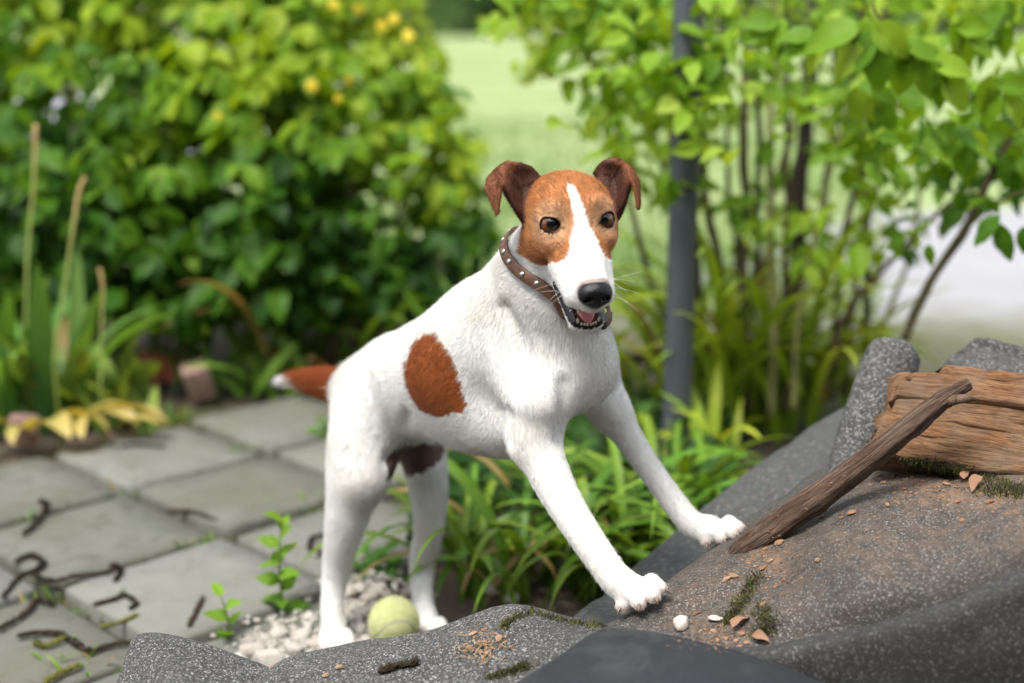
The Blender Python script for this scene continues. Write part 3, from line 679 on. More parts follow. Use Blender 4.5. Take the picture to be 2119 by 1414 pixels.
# ================================================================== setting
def lerp(a, b, t): return a + (b - a) * t
def setting():
    # ---- ground
    t = NT('soil'); co = t.coord('Object'); n1 = t.noise(co, 3, 5); n2 = t.noise(co, 60, 6, .7); n3 = t.voro(co, 140)
    c = t.mix(n2, (.050, .038, .028), (.150, .118, .090)); c = t.mix(t.ramp(n1, [(.5, 0), (.62, .55)]), c, (.05, .075, .02))
    t.set(base=c, rough=.95, spec=.2, normal=t.bump(n3, .5, .006, t.bump(n2, .8, .012)))
    xs = np.concatenate([[-300, -60, -15, -6], np.linspace(-3, 3, 121), [6, 15, 60, 300]]); ys = np.concatenate([[-60, -10, -2], np.linspace(.3, 5, 95), [7, 12, 30, 80, 400]])
    X, Y = np.meshgrid(xs, ys, indexing='ij'); Z = -.030 + .016 * (fbm(np.stack([X.ravel(), Y.ravel(), 0 * X.ravel()], 1), 7, 3).reshape(X.shape) - .5) * ((np.abs(X) < 3) & (Y > .3) & (Y < 5))
    o = obj_np('ground', np.stack([X, Y, Z], -1).reshape(-1, 3), grid_faces(len(xs), len(ys))[:, ::-1], t.m); tag(o, 'dark bare garden soil beneath the plants', kind='structure')
    # ---- lawn
    t = NT('lawn'); co = t.coord('Object'); n1 = t.noise(co, .9, 5); n2 = t.noise(co, 30, 4, .7)
    c = t.mix(n2, (.120, .190, .055), (.25, .315, .130)); c = t.mix(t.ramp(n1, [(.42, 0), (.62, .8)]), c, (.30, .345, .19))
    t.set(base=c, rough=.9, spec=.15, normal=t.bump(n2, .6, .03))
    poly = [(-60, 12), (-.8, 4.6), (-.05, 3.75), (.6, 3.7), (2.2, 5.4), (9, 9.5), (70, 12), (70, 37), (-60, 37)]
    o = obj_np('lawn', np.array([(x, y, -.008) for x, y in poly]), np.array([[0, 1, 2], [0, 2, 8], [2, 3, 8], [3, 4, 8], [4, 7, 8], [4, 5, 7], [5, 6, 7]]), t.m, smooth=False); tag(o, 'pale green mown lawn beyond the shrubs', kind='structure')
    # ---- longer grass on the near lawn
    r = np.random.default_rng(8); n = 9000; y = 3.8 + 7 * r.random(n) ** 1.6; x = r.uniform(-.35, 1.0, n) * (y / 3.8); b = np.stack([x, y, np.full(n, -.01)], 1); dr = np.stack([r.normal(0, .5, n), r.normal(0, .5, n), np.ones(n)], 1); dr /= np.linalg.norm(dr, axis=1)[:, None]; L = r.uniform(.03, .10, n)[:, None]; sd = np.stack([np.ones(n), r.normal(0, .3, n), np.zeros(n)], 1) * r.uniform(.002, .006, n)[:, None]
    V = np.stack([b - sd, b + sd, b + dr * L], 1).reshape(-1, 3); k = fbm(b, 1.3, 2)[:, None]; C = np.repeat(lerp(np.array([.11, .19, .05]), np.array([.27, .34, .13]), np.clip((k - .3) * 2.5, 0, 1)), 3, 0)
    t = NT('lawn_grass'); c = t.attr('Col'); t.set(base=c, rough=.8, spec=.2); t.translucent(c, .3); o = obj_np('grass', V, np.arange(3 * n).reshape(-1, 3), t.m, cols=C, smooth=False); tag(o, 'short tufty grass of the lawn behind the dog', 'grass', kind='stuff')
    # ---- white path to the right
    t = NT('path'); co = t.coord('Object'); n1 = t.noise(co, 2.5, 5); n2 = t.noise(co, 45, 5, .7)
    n3 = t.noise(co, 1.1, 5, .65); sx = t.n('ShaderNodeSeparateXYZ'); t.l(t.coord('Object'), sx.inputs[0]); ad = t.n('ShaderNodeMath', operation='ADD'); t.l(sx.outputs['Y'], ad.inputs[0]); ml = t.n('ShaderNodeMath', operation='MULTIPLY'); ml.inputs[1].default_value = 1.6; t.l(n3, ml.inputs[0]); t.l(ml.outputs[0], ad.inputs[1]); mg = t.n('ShaderNodeMapRange'); mg.inputs['From Min'].default_value = 4.35; mg.inputs['From Max'].default_value = 4.9; t.l(ad.outputs[0], mg.inputs['Value'])
    worn = t.mix(n1, (.13, .115, .085), (.10, .12, .055)); cp = t.mix(n1, t.mix(n2, (.25, .25, .265), (.36, .36, .385)), (.22, .22, .225)); t.set(base=t.mix(mg.outputs[0], worn, cp), rough=.9, spec=.2, normal=t.bump(n2, .5, .01))
    pl = [G(1235, 640), G(1240, 720), G(1420, 740), G(1750, 780), G(2250, 790), G(2900, 760), G(2900, 400), G(2250, 425), G(1800, 440), G(1600, 500), G(1400, 585)]
    V = np.array(pl); V[:, 2] = -.003
    o = obj_np('path', V, np.array([[0, 1, 10], [1, 2, 10], [2, 9, 10], [2, 3, 9], [3, 8, 9], [3, 4, 8], [4, 7, 8], [4, 5, 7], [5, 6, 7]]), t.m, smooth=False); tag(o, 'whitish concrete path passing behind the right shrub', kind='structure')
    t = NT('road'); t.set(base=(.26, .26, .29), rough=.9)
    o = obj_np('road', np.array([(-40, 8.5, -.004), (-1.7, 7.0, -.004), (-1.7, 12, -.004), (-40, 30, -.004)]), np.array([[0, 1, 2, 3]]), t.m); tag(o, 'pale road glimpsed through the bush', kind='structure')
    # ---- treeline far behind
    t = NT('far_leaf'); c = t.attr('Col'); t.set(base=c, rough=.8, spec=.2); t.translucent(c, .3)
    n = 5200; r = np.random.default_rng(11); ctr = np.stack([r.uniform(-32, 32, n), r.uniform(37, 46, n), np.abs(r.normal(0, 3.2, n))], 1)
    ctr[:, 1] += 3 * np.sin(ctr[:, 0] * .5)
    sz = r.uniform(.3, .8, n)[:, None]; a = r.normal(size=(n, 3)); a /= np.linalg.norm(a, axis=1)[:, None]; b = np.cross(a, r.normal(size=(n, 3))); b /= np.linalg.norm(b, axis=1)[:, None]
    V = np.stack([ctr - a * sz, ctr - b * sz * .6, ctr + a * sz, ctr + b * sz * .6], 1).reshape(-1, 3)
    k = vnoise(ctr, .25)[:, None]; C = np.repeat(lerp(np.array([.035, .075, .022]), np.array([.21, .30, .10]), np.clip((k - .2) * 1.6, 0, 1)), 4, 0)
    o = obj_np('treeline', V, np.arange(4 * n).reshape(-1, 4), t.m, cols=C, smooth=False); tag(o, 'distant blurred belt of trees beyond the lawn', 'treeline', kind='stuff')
    # ---- paving
    t = NT('joint_soil'); co = t.coord('Object'); n1 = t.noise(co, 9, 4); n2 = t.noise(co, 120, 5, .7)
    c = t.mix(n2, (.006, .005, .004), (.030, .024, .017)); c = t.mix(t.ramp(n1, [(.52, 0), (.62, .8)]), c, t.mix(n2, (.035, .06, .012), (.10, .14, .03)))
    t.set(base=c, rough=.95, normal=t.bump(n2, .9, .006))
    a0 = G(262, 1016)[:2]; v1 = G(462, 1107)[:2] - a0; v2 = G(512, 931)[:2] - a0; s = .302
    e1 = v1 / np.linalg.norm(v1); e2 = v2 - e1 * (v2 @ e1); e2 /= np.linalg.norm(e2)
    bed = [G(x, y) for x, y in ((-420, 1010), (120, 930), (420, 868), (690, 815), (830, 830), (860, 1060), (780, 1250), (840, 1500), (-700, 1800))]
    V = np.array(bed); V[:, 2] = -.026
    pav = obj_np('pavement', V, np.array([[0, 1, 7], [0, 7, 8], [1, 2, 7], [2, 6, 7], [2, 5, 6], [2, 3, 5], [3, 4, 5]]), t.m, smooth=False); tag(pav, 'garden paving of grey concrete slabs laid on the diagonal', kind='structure')
    t = NT('concrete'); co = t.coord('Object'); oi = t.n('ShaderNodeObjectInfo'); mp = t.n('ShaderNodeVectorMath', operation='ADD'); t.l(co, mp.inputs[0])
    cx = t.n('ShaderNodeCombineXYZ'); mm = t.n('ShaderNodeMath', operation='MULTIPLY'); mm.inputs[1].default_value = 37; t.l(oi.outputs['Random'], mm.inputs[0])
    for i in range(3): t.l(mm.outputs[0], cx.inputs[i])
    t.l(cx.outputs[0], mp.inputs[1]); co = mp.outputs[0]
    n1 = t.noise(co, 7, 5, .6); n2 = t.noise(co, 160, 5, .75); n3 = t.noise(co, 22, 5, .65, .6)
    c = t.mix(n1, (.105, .108, .094), (.180, .181, .164)); c = t.mix(t.ramp(n2, [(.35, .35), (.55, 0)]), c, (.12, .115, .10)); c = t.mix(t.ramp(n3, [(.5, 0), (.68, .7)]), c, (.085, .086, .066)); c = t.mix(t.ramp(t.noise(co, 3.2, 4, .6, .8), [(.45, 0), (.65, .6)]), c, (.115, .112, .088))
    br = t.n('ShaderNodeBrightContrast'); mr = t.n('ShaderNodeMapRange'); mr.inputs['To Min'].default_value = -.035; mr.inputs['To Max'].default_value = .03; t.l(oi.outputs['Random'], mr.inputs['Value']); t.l(c, br.inputs['Color']); t.l(mr.outputs[0], br.inputs['Bright'])
    t.set(base=br.outputs[0], rough=.85, spec=.3, normal=t.bump(n2, .35, .002, t.bump(n3, .4, .006))); mcon = t.m
    def slab_mesh(seed):
        r = np.random.default_rng(seed); h = s / 2 - .0115; m = 8
        ring = []
        for sd in range(4):
            for k in range(m):
                u = -1 + 2 * k / m; x, y = [(u, -1), (1, u), (-u, 1), (-1, -u)][sd]; ring.append((x * h, y * h))
        ring = np.array(ring); rr = ring * (1 - .012 * r.random((len(ring), 1))) ; cn = np.arange(0, 32, m); rr[cn] *= .985
        nR = len(ring); top = np.c_[rr * .98, np.full(nR, .0) + r.normal(0, .0006, nR)]; mid = np.c_[rr, np.full(nR, -.006) + r.normal(0, .001, nR)]; bot = np.c_[rr, np.full(nR, -.045)]
        ins = np.c_[rr * .5, r.normal(0, .0008, nR) + .0008]
        V = np.vstack([bot, mid, top, ins, [[0, 0, .001]]]); F4 = [[l * nR + k, l * nR + (k + 1) % nR, (l + 1) * nR + (k + 1) % nR, (l + 1) * nR + k] for l in range(3) for k in range(nR)]
        F3 = [[3 * nR + k, 3 * nR + (k + 1) % nR, 4 * nR] for k in range(nR)]
        return mesh_np('paver', V, [np.array(F4), np.array(F3)], mcon, True)
    ms = [slab_mesh(k) for k in range(5)]; r = random.Random(4); ang = math.atan2(e1[1], e1[0]); bp = [(b[0], b[1]) for b in bed]
    for i in range(-7, 7):
        for j in range(-6, 7):
            c = a0 + e1 * s * (i + .5) + e2 * s * (j + .5)
            if c[1] < .75 or not in_poly(np.array([c[0]]), np.array([c[1]]), bp)[0]: continue
            o = bpy.data.objects.new('paver', ms[r.randrange(5)]); o.location = (c[0], c[1], r.uniform(-.004, .003)); o.rotation_euler = (r.uniform(-.012, .012), r.uniform(-.012, .012), ang + r.choice((0, 1, 2, 3)) * math.pi / 2 + r.uniform(-.012, .012)); link(o, pav)
    return a0, e1, e2, s

# ------------------------------------------------------------------ roofing felt
def felt_mat(name, base_d, base_l, grain, dust=0.0, sc_=760, rough=.8):
    t = NT(name); co = t.coord('Object'); n1 = t.noise(co, 6, 5, .6); n2 = t.noise(co, 30, 5, .7, .4)
    vo = t.n('ShaderNodeTexVoronoi'); vo.inputs['Scale'].default_value = sc_; t.l(co, vo.inputs['Vector']); sp = t.n('ShaderNodeSeparateColor'); t.l(vo.outputs['Color'], sp.inputs[0])
    c = t.mix(n2, base_d, base_l)
    if grain:
        g = t.ramp(sp.outputs[0], [(0, (.010, .010, .010)), (.45, (.035, .035, .034)), (.72, (.085, .084, .08)), (.90, (.20, .20, .195)), (1, (.55, .55, .53))]); pat = t.ramp(n1, [(.32, grain * .45), (.62, grain)]); c = t.mix(pat, c, g)
    if dust:
        d = t.attr('Col'); dm = t.n('ShaderNodeSeparateColor'); t.l(d, dm.inputs[0]); mu = t.n('ShaderNodeMath', operation='MULTIPLY'); t.l(dm.outputs[0], mu.inputs[0]); t.l(t.ramp(t.noise(co, 55, 6, .75), [(.38, 0), (.66, 1)]), mu.inputs[1]); c = t.mix(mu.outputs[0], c, (.20, .125, .075))
    if not grain: c = t.mix(t.ramp(t.noise(co, 14, 6, .7, .8), [(.48, 0), (.72, .6)]), c, (.050, .050, .048)); c = t.mix(t.ramp(t.noise(co, 420, 3, .6), [(.66, 0), (.74, .5)]), c, (.10, .098, .09))
    b = t.bump(n2, .35, .004)
    if grain: b = t.bump(sp.outputs[1], .75, .0018, b)
    t.set(base=c, rough=rough, spec=.35, normal=b); return t.m
def sheet(name, rows, nu, nv, mat, label, thick=.004, amp=.004, ns=11, dust=None, seed=0):
    c = np.array([[P(*p) if len(p) == 3 else np.array(p[:3]) for p in r] for r in rows])
    S = grid_surf(c, nu, nv); F = grid_faces(nu, nv)
    du = np.gradient(S, axis=0); dv = np.gradient(S, axis=1); N = np.cross(du, dv); N /= np.linalg.norm(N, axis=2)[..., None] + 1e-12
    if (N[nu // 2, nv // 2] @ (CC - S[nu // 2, nv // 2])) < 0: N = -N; F = F[:, ::-1]
    p = S.reshape(-1, 3); N = N.reshape(-1, 3); w = (fbm(p + seed * 3.1, ns, 4) - .5) * 2
    rg = np.abs(fbm(p * [1, 1, .6] + seed * 1.7, ns * .55, 2) - .5); cr = np.exp(-(rg / .035) ** 2); w2 = (fbm(p + seed, 60, 2) - .5)
    p = p + N * (w * amp - cr * amp * .9 + w2 * .0012)[:, None]; n = len(p); b = p - N * thick
    rim = []
    idx = np.arange(nu * nv).reshape(nu, nv); loop = np.concatenate([idx[0, :], idx[1:, -1], idx[-1, -2::-1], idx[-2:0:-1, 0]])
    lp = np.roll(loop, -1); rimf = np.stack([loop, lp, lp + n, loop + n], 1)
    cols = np.zeros((2 * n, 3))
    if dust is not None:
        x, y, Z = [np.array(v) for v in zip(*[proj(q) for q in p])]
        for (dx, dy, rx, ry, am) in dust: cols[:n, 0] = np.maximum(cols[:n, 0], am * np.exp(-((x - dx) / rx) ** 2 - ((y - dy) / ry) ** 2))
    o = obj_np(name, np.vstack([p, b]), np.vstack([F, F[:, ::-1] + n, rimf]), mat, cols=cols)
    tag(o, label, 'roofing felt', 'crumpled roofing felt of the heap'); return o
def heap():
    mg = felt_mat('felt_granulated', (.016, .0145, .0135), (.054, .048, .042), .40, dust=1.0); mgl = felt_mat('felt_pale_granulated', (.024, .024, .023), (.060, .060, .057), .72); ms = felt_mat('felt_smooth', (.038, .039, .040), (.066, .067, .067), .16, sc_=300, rough=.7)
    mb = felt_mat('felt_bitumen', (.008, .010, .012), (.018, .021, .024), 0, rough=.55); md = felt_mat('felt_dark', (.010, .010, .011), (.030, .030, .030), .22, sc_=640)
    gz = lambda r, z=-.03, dy=.05: [(*(P(*p)[:2] + np.array([0, dy])), z, 0) for p in r]
    # the rear smooth sheet
    B0 = [(1230, 1330, 1.54), (1340, 1290, 1.60), (1480, 1180, 1.70), (1620, 1080, 1.76), (1760, 980, 1.80), (1900, 930, 1.84), (2300, 900, 1.86)]
    B1 = [(1215, 1308, 1.58), (1345, 1225, 1.69), (1490, 1100, 1.79), (1630, 985, 1.84), (1750, 925, 1.87), (1880, 870, 1.90), (2300, 850, 1.92)]
    B2 = [(1190, 1290, 1.63), (1330, 1168, 1.77), (1500, 1022, 1.87), (1620, 930, 1.92), (1755, 848, 1.96), (1880, 810, 1.98), (2300, 800, 2.0)]
    B3 = [(1185, 1292, 1.67), (1325, 1180, 1.82), (1495, 1045, 1.93), (1620, 955, 1.99), (1755, 880, 2.03), (1880, 850, 2.06), (2300, 850, 2.08)]
    sheet('roofing_felt', [B0, B1, B2, B3, gz(B3, -.02, .10)], 60, 90, ms, 'smooth grey felt sheet sloping behind the forepaws towards the strap-leaved plants', amp=.004, ns=8, seed=1)
    # the main granulated sheet the paws stand on
    A0 = [(1205, 1345, 1.47), (1330, 1345, 1.43), (1500, 1350, 1.41), (1640, 1340, 1.395), (1800, 1305, 1.375), (1960, 1265, 1.36), (2130, 1190, 1.345), (2360, 1130, 1.33)]
    A1 = [(1225, 1305, 1.525), (1325, 1282, 1.495), (1490, 1292, 1.462), (1610, 1268, 1.425), (1790, 1215, 1.385), (1960, 1180, 1.375), (2130, 1105, 1.36), (2360, 1050, 1.34)]
    A2 = [(1262, 1292, 1.555), (1372, 1232, 1.532), (1500, 1215, 1.515), (1605, 1172, 1.512), (1750, 1108, 1.455), (1940, 1085, 1.44), (2130, 1040, 1.42), (2360, 1000, 1.40)]
    A3 = [(1318, 1262, 1.60), (1415, 1178, 1.60), (1530, 1135, 1.585), (1640, 1078, 1.575), (1770, 1035, 1.545), (1930, 1012, 1.525), (2130, 990, 1.50), (2360, 960, 1.48)]
    A4 = [(1385, 1205, 1.665), (1470, 1136, 1.672), (1560, 1078, 1.672), (1660, 1020, 1.665), (1770, 975, 1.645), (1920, 945, 1.64), (2130, 930, 1.63), (2360, 900, 1.62)]
    A5 = [(1430, 1172, 1.71), (1510, 1105, 1.72), (1600, 1035, 1.735), (1690, 980, 1.74), (1780, 930, 1.74), (1910, 880, 1.74), (2130, 860, 1.74), (2360, 850, 1.74)]
    sheet('roofing_felt', [A0, A1, A2, A3, A4, A5], 110, 170, mg, 'granulated grey felt sheet under both forepaws, strewn with wood crumbs', amp=.0055, ns=9, dust=[(2000, 1010, 190, 55, 1.0), (1500, 1230, 200, 110, .45), (1780, 1120, 260, 90, .4), (1600, 1150, 70, 60, .8), (1480, 1300, 120, 40, .55), (1950, 1080, 260, 120, .35), (2119, 1060, 120, 90, .5)], seed=2)
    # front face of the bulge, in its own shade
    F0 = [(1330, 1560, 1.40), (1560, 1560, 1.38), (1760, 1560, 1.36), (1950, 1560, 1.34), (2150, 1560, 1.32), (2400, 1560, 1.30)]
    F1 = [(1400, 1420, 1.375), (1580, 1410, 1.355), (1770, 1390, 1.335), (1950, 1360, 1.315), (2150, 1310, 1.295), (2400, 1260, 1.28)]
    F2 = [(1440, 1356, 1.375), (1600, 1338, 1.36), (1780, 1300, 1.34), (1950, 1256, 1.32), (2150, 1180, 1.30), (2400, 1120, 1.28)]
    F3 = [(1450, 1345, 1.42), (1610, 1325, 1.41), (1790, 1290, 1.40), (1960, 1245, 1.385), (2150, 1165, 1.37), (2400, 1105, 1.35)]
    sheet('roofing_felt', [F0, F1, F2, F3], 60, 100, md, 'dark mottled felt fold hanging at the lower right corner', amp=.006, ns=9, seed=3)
    # foreground hump
    R = [(556, 1396, 1.50), (590, 1374, 1.515), (650, 1354, 1.525), (760, 1338, 1.535), (870, 1321, 1.54), (960, 1288, 1.545), (1030, 1263, 1.545), (1090, 1260, 1.54), (1160, 1278, 1.53), (1260, 1308, 1.50), (1360, 1332, 1.46)]
    M1 = [(552, 1430, 1.44), (600, 1412, 1.45), (680, 1395, 1.455), (770, 1380, 1.46), (880, 1362, 1.465), (970, 1335, 1.465), (1040, 1312, 1.465), (1100, 1310, 1.46), (1170, 1320, 1.455), (1270, 1340, 1.44), (1370, 1365, 1.41)]
    M0 = [(560, 1520, 1.36), (620, 1500, 1.37), (700, 1490, 1.375), (790, 1480, 1.38), (890, 1470, 1.38), (980, 1450, 1.38), (1050, 1440, 1.38), (1110, 1430, 1.38), (1180, 1430, 1.375), (1280, 1430, 1.36), (1380, 1430, 1.34)]
    K = [(x, y + 14, z + .035) for x, y, z in R]; K2 = [(x, y + 55, z + .05) for x, y, z in R]
    sheet('roofing_felt', [M0, M1, R, K, K2, gz(K2, -.02, .02)], 84, 150, mgl, 'granulated felt hump in front of the ball and hind paws', amp=.004, ns=10, seed=4)
    R = [(215, 1520, 1.40), (252, 1425, 1.46), (274, 1352, 1.495), (292, 1320, 1.505), (345, 1322, 1.51), (410, 1338, 1.51), (480, 1362, 1.505), (550, 1388, 1.495), (585, 1404, 1.48)]
    M1 = [(300, 1560, 1.36), (320, 1450, 1.42), (335, 1392, 1.45), (355, 1372, 1.46), (400, 1380, 1.46), (450, 1395, 1.455), (505, 1415, 1.445), (560, 1435, 1.435), (590, 1445, 1.43)]
    M0 = [(340, 1600, 1.33), (360, 1540, 1.34), (380, 1520, 1.35), (400, 1510, 1.35), (440, 1510, 1.35), (480, 1515, 1.35), (530, 1520, 1.35), (570, 1530, 1.35), (600, 1540, 1.35)]
    K = [(x - 6, y + 12, z + .03) for x, y, z in R]; K2 = [(x - 14, y + 60, z + .045) for x, y, z in R]
    sheet('roofing_felt', [M0, M1, R, K, K2, gz(K2, -.02, .02)], 70, 90, mgl, 'pointed granulated felt flap at the bottom edge beside the pavers', amp=.003, ns=12, seed=5)
    # smooth bitumen side turned up
    R = [(985, 1470, 1.29), (1080, 1408, 1.335), (1160, 1356, 1.365), (1225, 1312, 1.385), (1275, 1299, 1.39), (1390, 1315, 1.38), (1520, 1347, 1.36), (1640, 1388, 1.335), (1760, 1440, 1.30)]
    M1 = [(1050, 1500, 1.25), (1140, 1440, 1.28), (1200, 1400, 1.305), (1250, 1370, 1.32), (1300, 1360, 1.325), (1400, 1375, 1.315), (1520, 1405, 1.30), (1640, 1440, 1.28), (1760, 1490, 1.25)]
    M0 = [(x, y + 110, z - .07) for x, y, z in M1]; K = [(x, y + 16, z + .02) for x, y, z in R]
    sheet('roofing_felt', [M0, M1, R, K], 60, 100, mb, 'smooth black felt underside turned up at the bottom of the picture', amp=.002, ns=7, thick=.003, seed=6)
    # standing fold and the peak behind the log
    ax = spline([P(1745, 1000, 1.70), P(1772, 925, 1.73), P(1805, 840, 1.76), P(1838, 765, 1.785), P(1856, 722, 1.80)], 40); rr = np.interp(np.linspace(0, 1, 40), [0, .4, .8, .93, 1], [.022, .030, .035, .033, .020])
    V, Fq = tube(ax, rr, 28); V = V + (fbm(V, 20, 3)[:, None] - .5) * .012; V[:, 1] = lerp(ax[:, 1].mean(), V[:, 1], 1.0)
    mb2 = MB(); mb2.add(V, Fq); o = mb2.obj('roofing_felt', mgl); tag(o, 'pale granulated felt roll standing up behind the split log', 'roofing felt', 'crumpled roofing felt of the heap')
    D0 = [(1930, 860, 1.70), (2000, 850, 1.70), (2080, 850, 1.70), (2200, 850, 1.70), (2350, 850, 1.70)]; D1 = [(1940, 800, 1.735), (2000, 765, 1.74), (2060, 765, 1.74), (2180, 780, 1.74), (2350, 790, 1.74)]
    D2 = [(1935, 785, 1.77), (1985, 742, 1.775), (2030, 727, 1.78), (2130, 748, 1.78), (2350, 770, 1.78)]; D3 = [(x, y + 30, z + .04) for x, y, z in D2]
    sheet('roofing_felt', [D0, D1, D2, D3, gz(D3, -.02, .12)], 56, 60, mgl, 'granulated felt peak rising behind the split log', amp=.005, ns=11, seed=8)

def wood_mat(name, a, b, c_, gs=(60, 60, 3), crack=.6):
    t = NT(name); co = t.coord('Object'); w = t.attr('Col'); sx = t.n('ShaderNodeSeparateColor'); t.l(w, sx.inputs[0])
    cx = t.n('ShaderNodeCombineXYZ'); t.l(sx.outputs[0], cx.inputs[0]); t.l(sx.outputs[1], cx.inputs[1]); t.l(sx.outputs[2], cx.inputs[2])
    mp = t.n('ShaderNodeMapping'); mp.inputs['Scale'].default_value = gs; t.l(cx.outputs[0], mp.inputs[0]); v = mp.outputs[0]
    n1 = t.noise(v, 1.0, 6, .65, .5); n2 = t.noise(v, 4.0, 6, .7); n3 = t.noise(co, 18, 4)
    c = t.ramp(n1, [(.28, a), (.5, b), (.72, c_)]); c = t.mix(t.ramp(n2, [(.36, .9), (.50, 0)]), c, tuple(x * .22 for x in a)); c = t.mix(t.ramp(n3, [(.5, 0), (.75, .45)]), c, (.20, .17, .13))
    t.set(base=c, rough=.8, spec=.25, normal=t.bump(n2, crack, .004, t.bump(n1, .5, .006))); return t.m
def strip(name, pts, w, h, mat, parent, seed, side, upv, nL=60, taper=.1):
    """one split layer of wood: a bar with torn ends; colour attribute holds across, through, along"""
    r = np.random.default_rng(seed); c = spline(pts, nL); prof = []
    for k in range(14):
        a = 2 * math.pi * k / 14; x, y = math.cos(a), math.sin(a); e = .30
        prof.append((math.copysign(abs(x) ** e, x), math.copysign(abs(y) ** e, y)))
    prof = np.array(prof); V = []; C = []
    al = np.linspace(0, 1, nL)
    for i in range(nL):
        f = min(1, .35 + al[i] * nL / 2.0, )
        for k, (x, y) in enumerate(prof):
            p = c[i] + side * x * w * .5 * (.92 + .08 * f) + upv * y * h * .5 * f
            V.append(p); C.append((x * w * .5 + seed, y * h * .5, al[i] * .4))
    V = np.array(V); C = np.array(C)
    q = C.copy(); q[:, :2] *= 3; V = V + upv * ((fbm(q * [40, 40, 14] + seed, 1, 4) - .5) * .014 + (fbm(q * [160, 160, 20] + seed, 1, 3) - .5) * .004)[:, None] + side * ((fbm(q * [40, 40, 20] + 9 + seed, 1, 3) - .5) * .007)[:, None]
    ax = nrm(c[-1] - c[0]); jag = r.normal(0, .004, 14); V[:14] += ax * jag[:, None]
    m = 14; F4 = np.array([[i * m + k, i * m + (k + 1) % m, (i + 1) * m + (k + 1) % m, (i + 1) * m + k] for i in range(nL - 1) for k in range(m)])
    V = np.vstack([V, V[:m].mean(0), V[-m:].mean(0)]); C = np.vstack([C, C[0], C[-1]]); a, b = len(V) - 2, len(V) - 1
    F3 = np.array([[a, (k + 1) % m, k] for k in range(m)] + [[b, (nL - 1) * m + k, (nL - 1) * m + (k + 1) % m] for k in range(m)])
    o = obj_np(name, V, [F4, F3], mat, parent, True, C); return o
def firewood():
    m1 = wood_mat('split_wood', (.060, .027, .012), (.170, .080, .034), (.30, .165, .082), (300, 300, 14)); m2 = wood_mat('split_wood_grey', (.060, .030, .015), (.165, .085, .040), (.30, .185, .10), (300, 300, 14))
    base = P(1810, 985, 1.58); lg = empty('split_log', (0, 0, 0)); tag(lg, 'split brown log of layered weathered wood lying at the picture\'s right edge', 'log')
    ax = nrm(P(2119, 940, 1.53) - P(1810, 880, 1.60)); vd = nrm(CC - P(1950, 870, 1.57)); face = nrm(vd + np.array([0, 0, .55])); face = nrm(face - ax * (face @ ax)); dn = np.cross(ax, face); dn = dn if dn[2] < 0 else -dn
    rows = [(1945, 764, 2400, 806, 20, 1.612, m1), (1880, 778, 2400, 832, 26, 1.604, m1), (1850, 801, 2400, 862, 30, 1.597, m1), (1846, 828, 2400, 896, 32, 1.592, m2), (1838, 851, 2400, 926, 22, 1.588, m1), (1818, 872, 2400, 955, 34, 1.580, m1), (1806, 895, 2400, 985, 24, 1.577, m2), (1797, 915, 2400, 1012, 30, 1.572, m2)]
    for k, (x0, y0, x1, y1, th, Z, m) in enumerate(rows):
        pts = [P(lerp(x0, x1, u), lerp(y0, y1, u) + 3 * math.sin(5 * u + k), lerp(Z, Z - .10, u)) - face * .022 for u in np.linspace(0, 1, 7)]
        strip('wood_layer', pts, th * mpx(Z) * 1.4, .046 + .006 * ((k * 7) % 5) / 4, m, lg, 3 + k, dn, face, 90)
    pts = [P(lerp(1830, 2400, u), lerp(850, 930, u), lerp(1.66, 1.56, u)) for u in np.linspace(0, 1, 5)]
    strip('wood_core', pts, .085, .06, m2, lg, 20, dn, face, 40)
    # the branch
    mt = wood_mat('branch_bark', (.050, .028, .018), (.155, .094, .064), (.31, .225, .17), (260, 260, 14), 1.0)
    P0 = [(1518, 1150, 1.583, 15), (1537, 1136, 1.577, 21), (1580, 1108, 1.562, 25), (1650, 1058, 1.548, 26), (1720, 1010, 1.535, 26), (1800, 950, 1.520, 25), (1870, 892, 1.505, 23), (1930, 845, 1.500, 19), (1970, 815, 1.498, 15), (2006, 793, 1.498, 10)]
    c = spline([[*P(x, y, z), r * mpx(z)] for x, y, z, r in P0], 110); n = 36; V = []; C = []; ref = nrm(vd)
    for i in range(110):
        t_ = nrm(c[min(i + 1, 109), :3] - c[max(i - 1, 0), :3]); a = nrm(ref - t_ * (ref @ t_)); b = np.cross(t_, a)
        for k in range(n):
            g = 2 * math.pi * k / n; q = np.array([math.cos(g) * 1.5, math.sin(g) * 1.5, i * .09]); rr = c[i, 3] * (.76 + .42 * fbm(q[None] + 3, 1.6, 3)[0] + .55 * (fbm(q[None] * [5, 5, .8], 1, 3)[0] - .45)) * (1 + .12 * (1 if abs(math.sin(g * 2.5 + 1)) > .8 else 0))
            V.append(c[i, :3] + rr * (a * math.cos(g) * .85 + b * math.sin(g))); C.append((math.cos(g) * .02, math.sin(g) * .02, i * .0035))
    F = np.array([[i * n + k, i * n + (k + 1) % n, (i + 1) * n + (k + 1) % n, (i + 1) * n + k] for i in range(109) for k in range(n)])
    br = obj_np('branch', np.array(V), F, mt, None, True, np.array(C)); tag(br, 'dark brown broken branch leaning from the far paw up over the log', 'branch')
    sp = spline([[*P(1960, 832, 1.497), .007], [*P(1985, 826, 1.49), .005], [*P(2010, 825, 1.488), .003], [*P(2032, 828, 1.49), .001]], 14); Vs, Fs = tube(sp[:, :3], sp[:, 3], 8, True, .15, random.Random(2))
    m_ = MB(); m_.add(Vs, Fs); m_.C = [np.c_[Vs[:, 0] * .3, Vs[:, 1] * .3, Vs[:, 2] * .3]]; m_.obj('spur', mt, br)
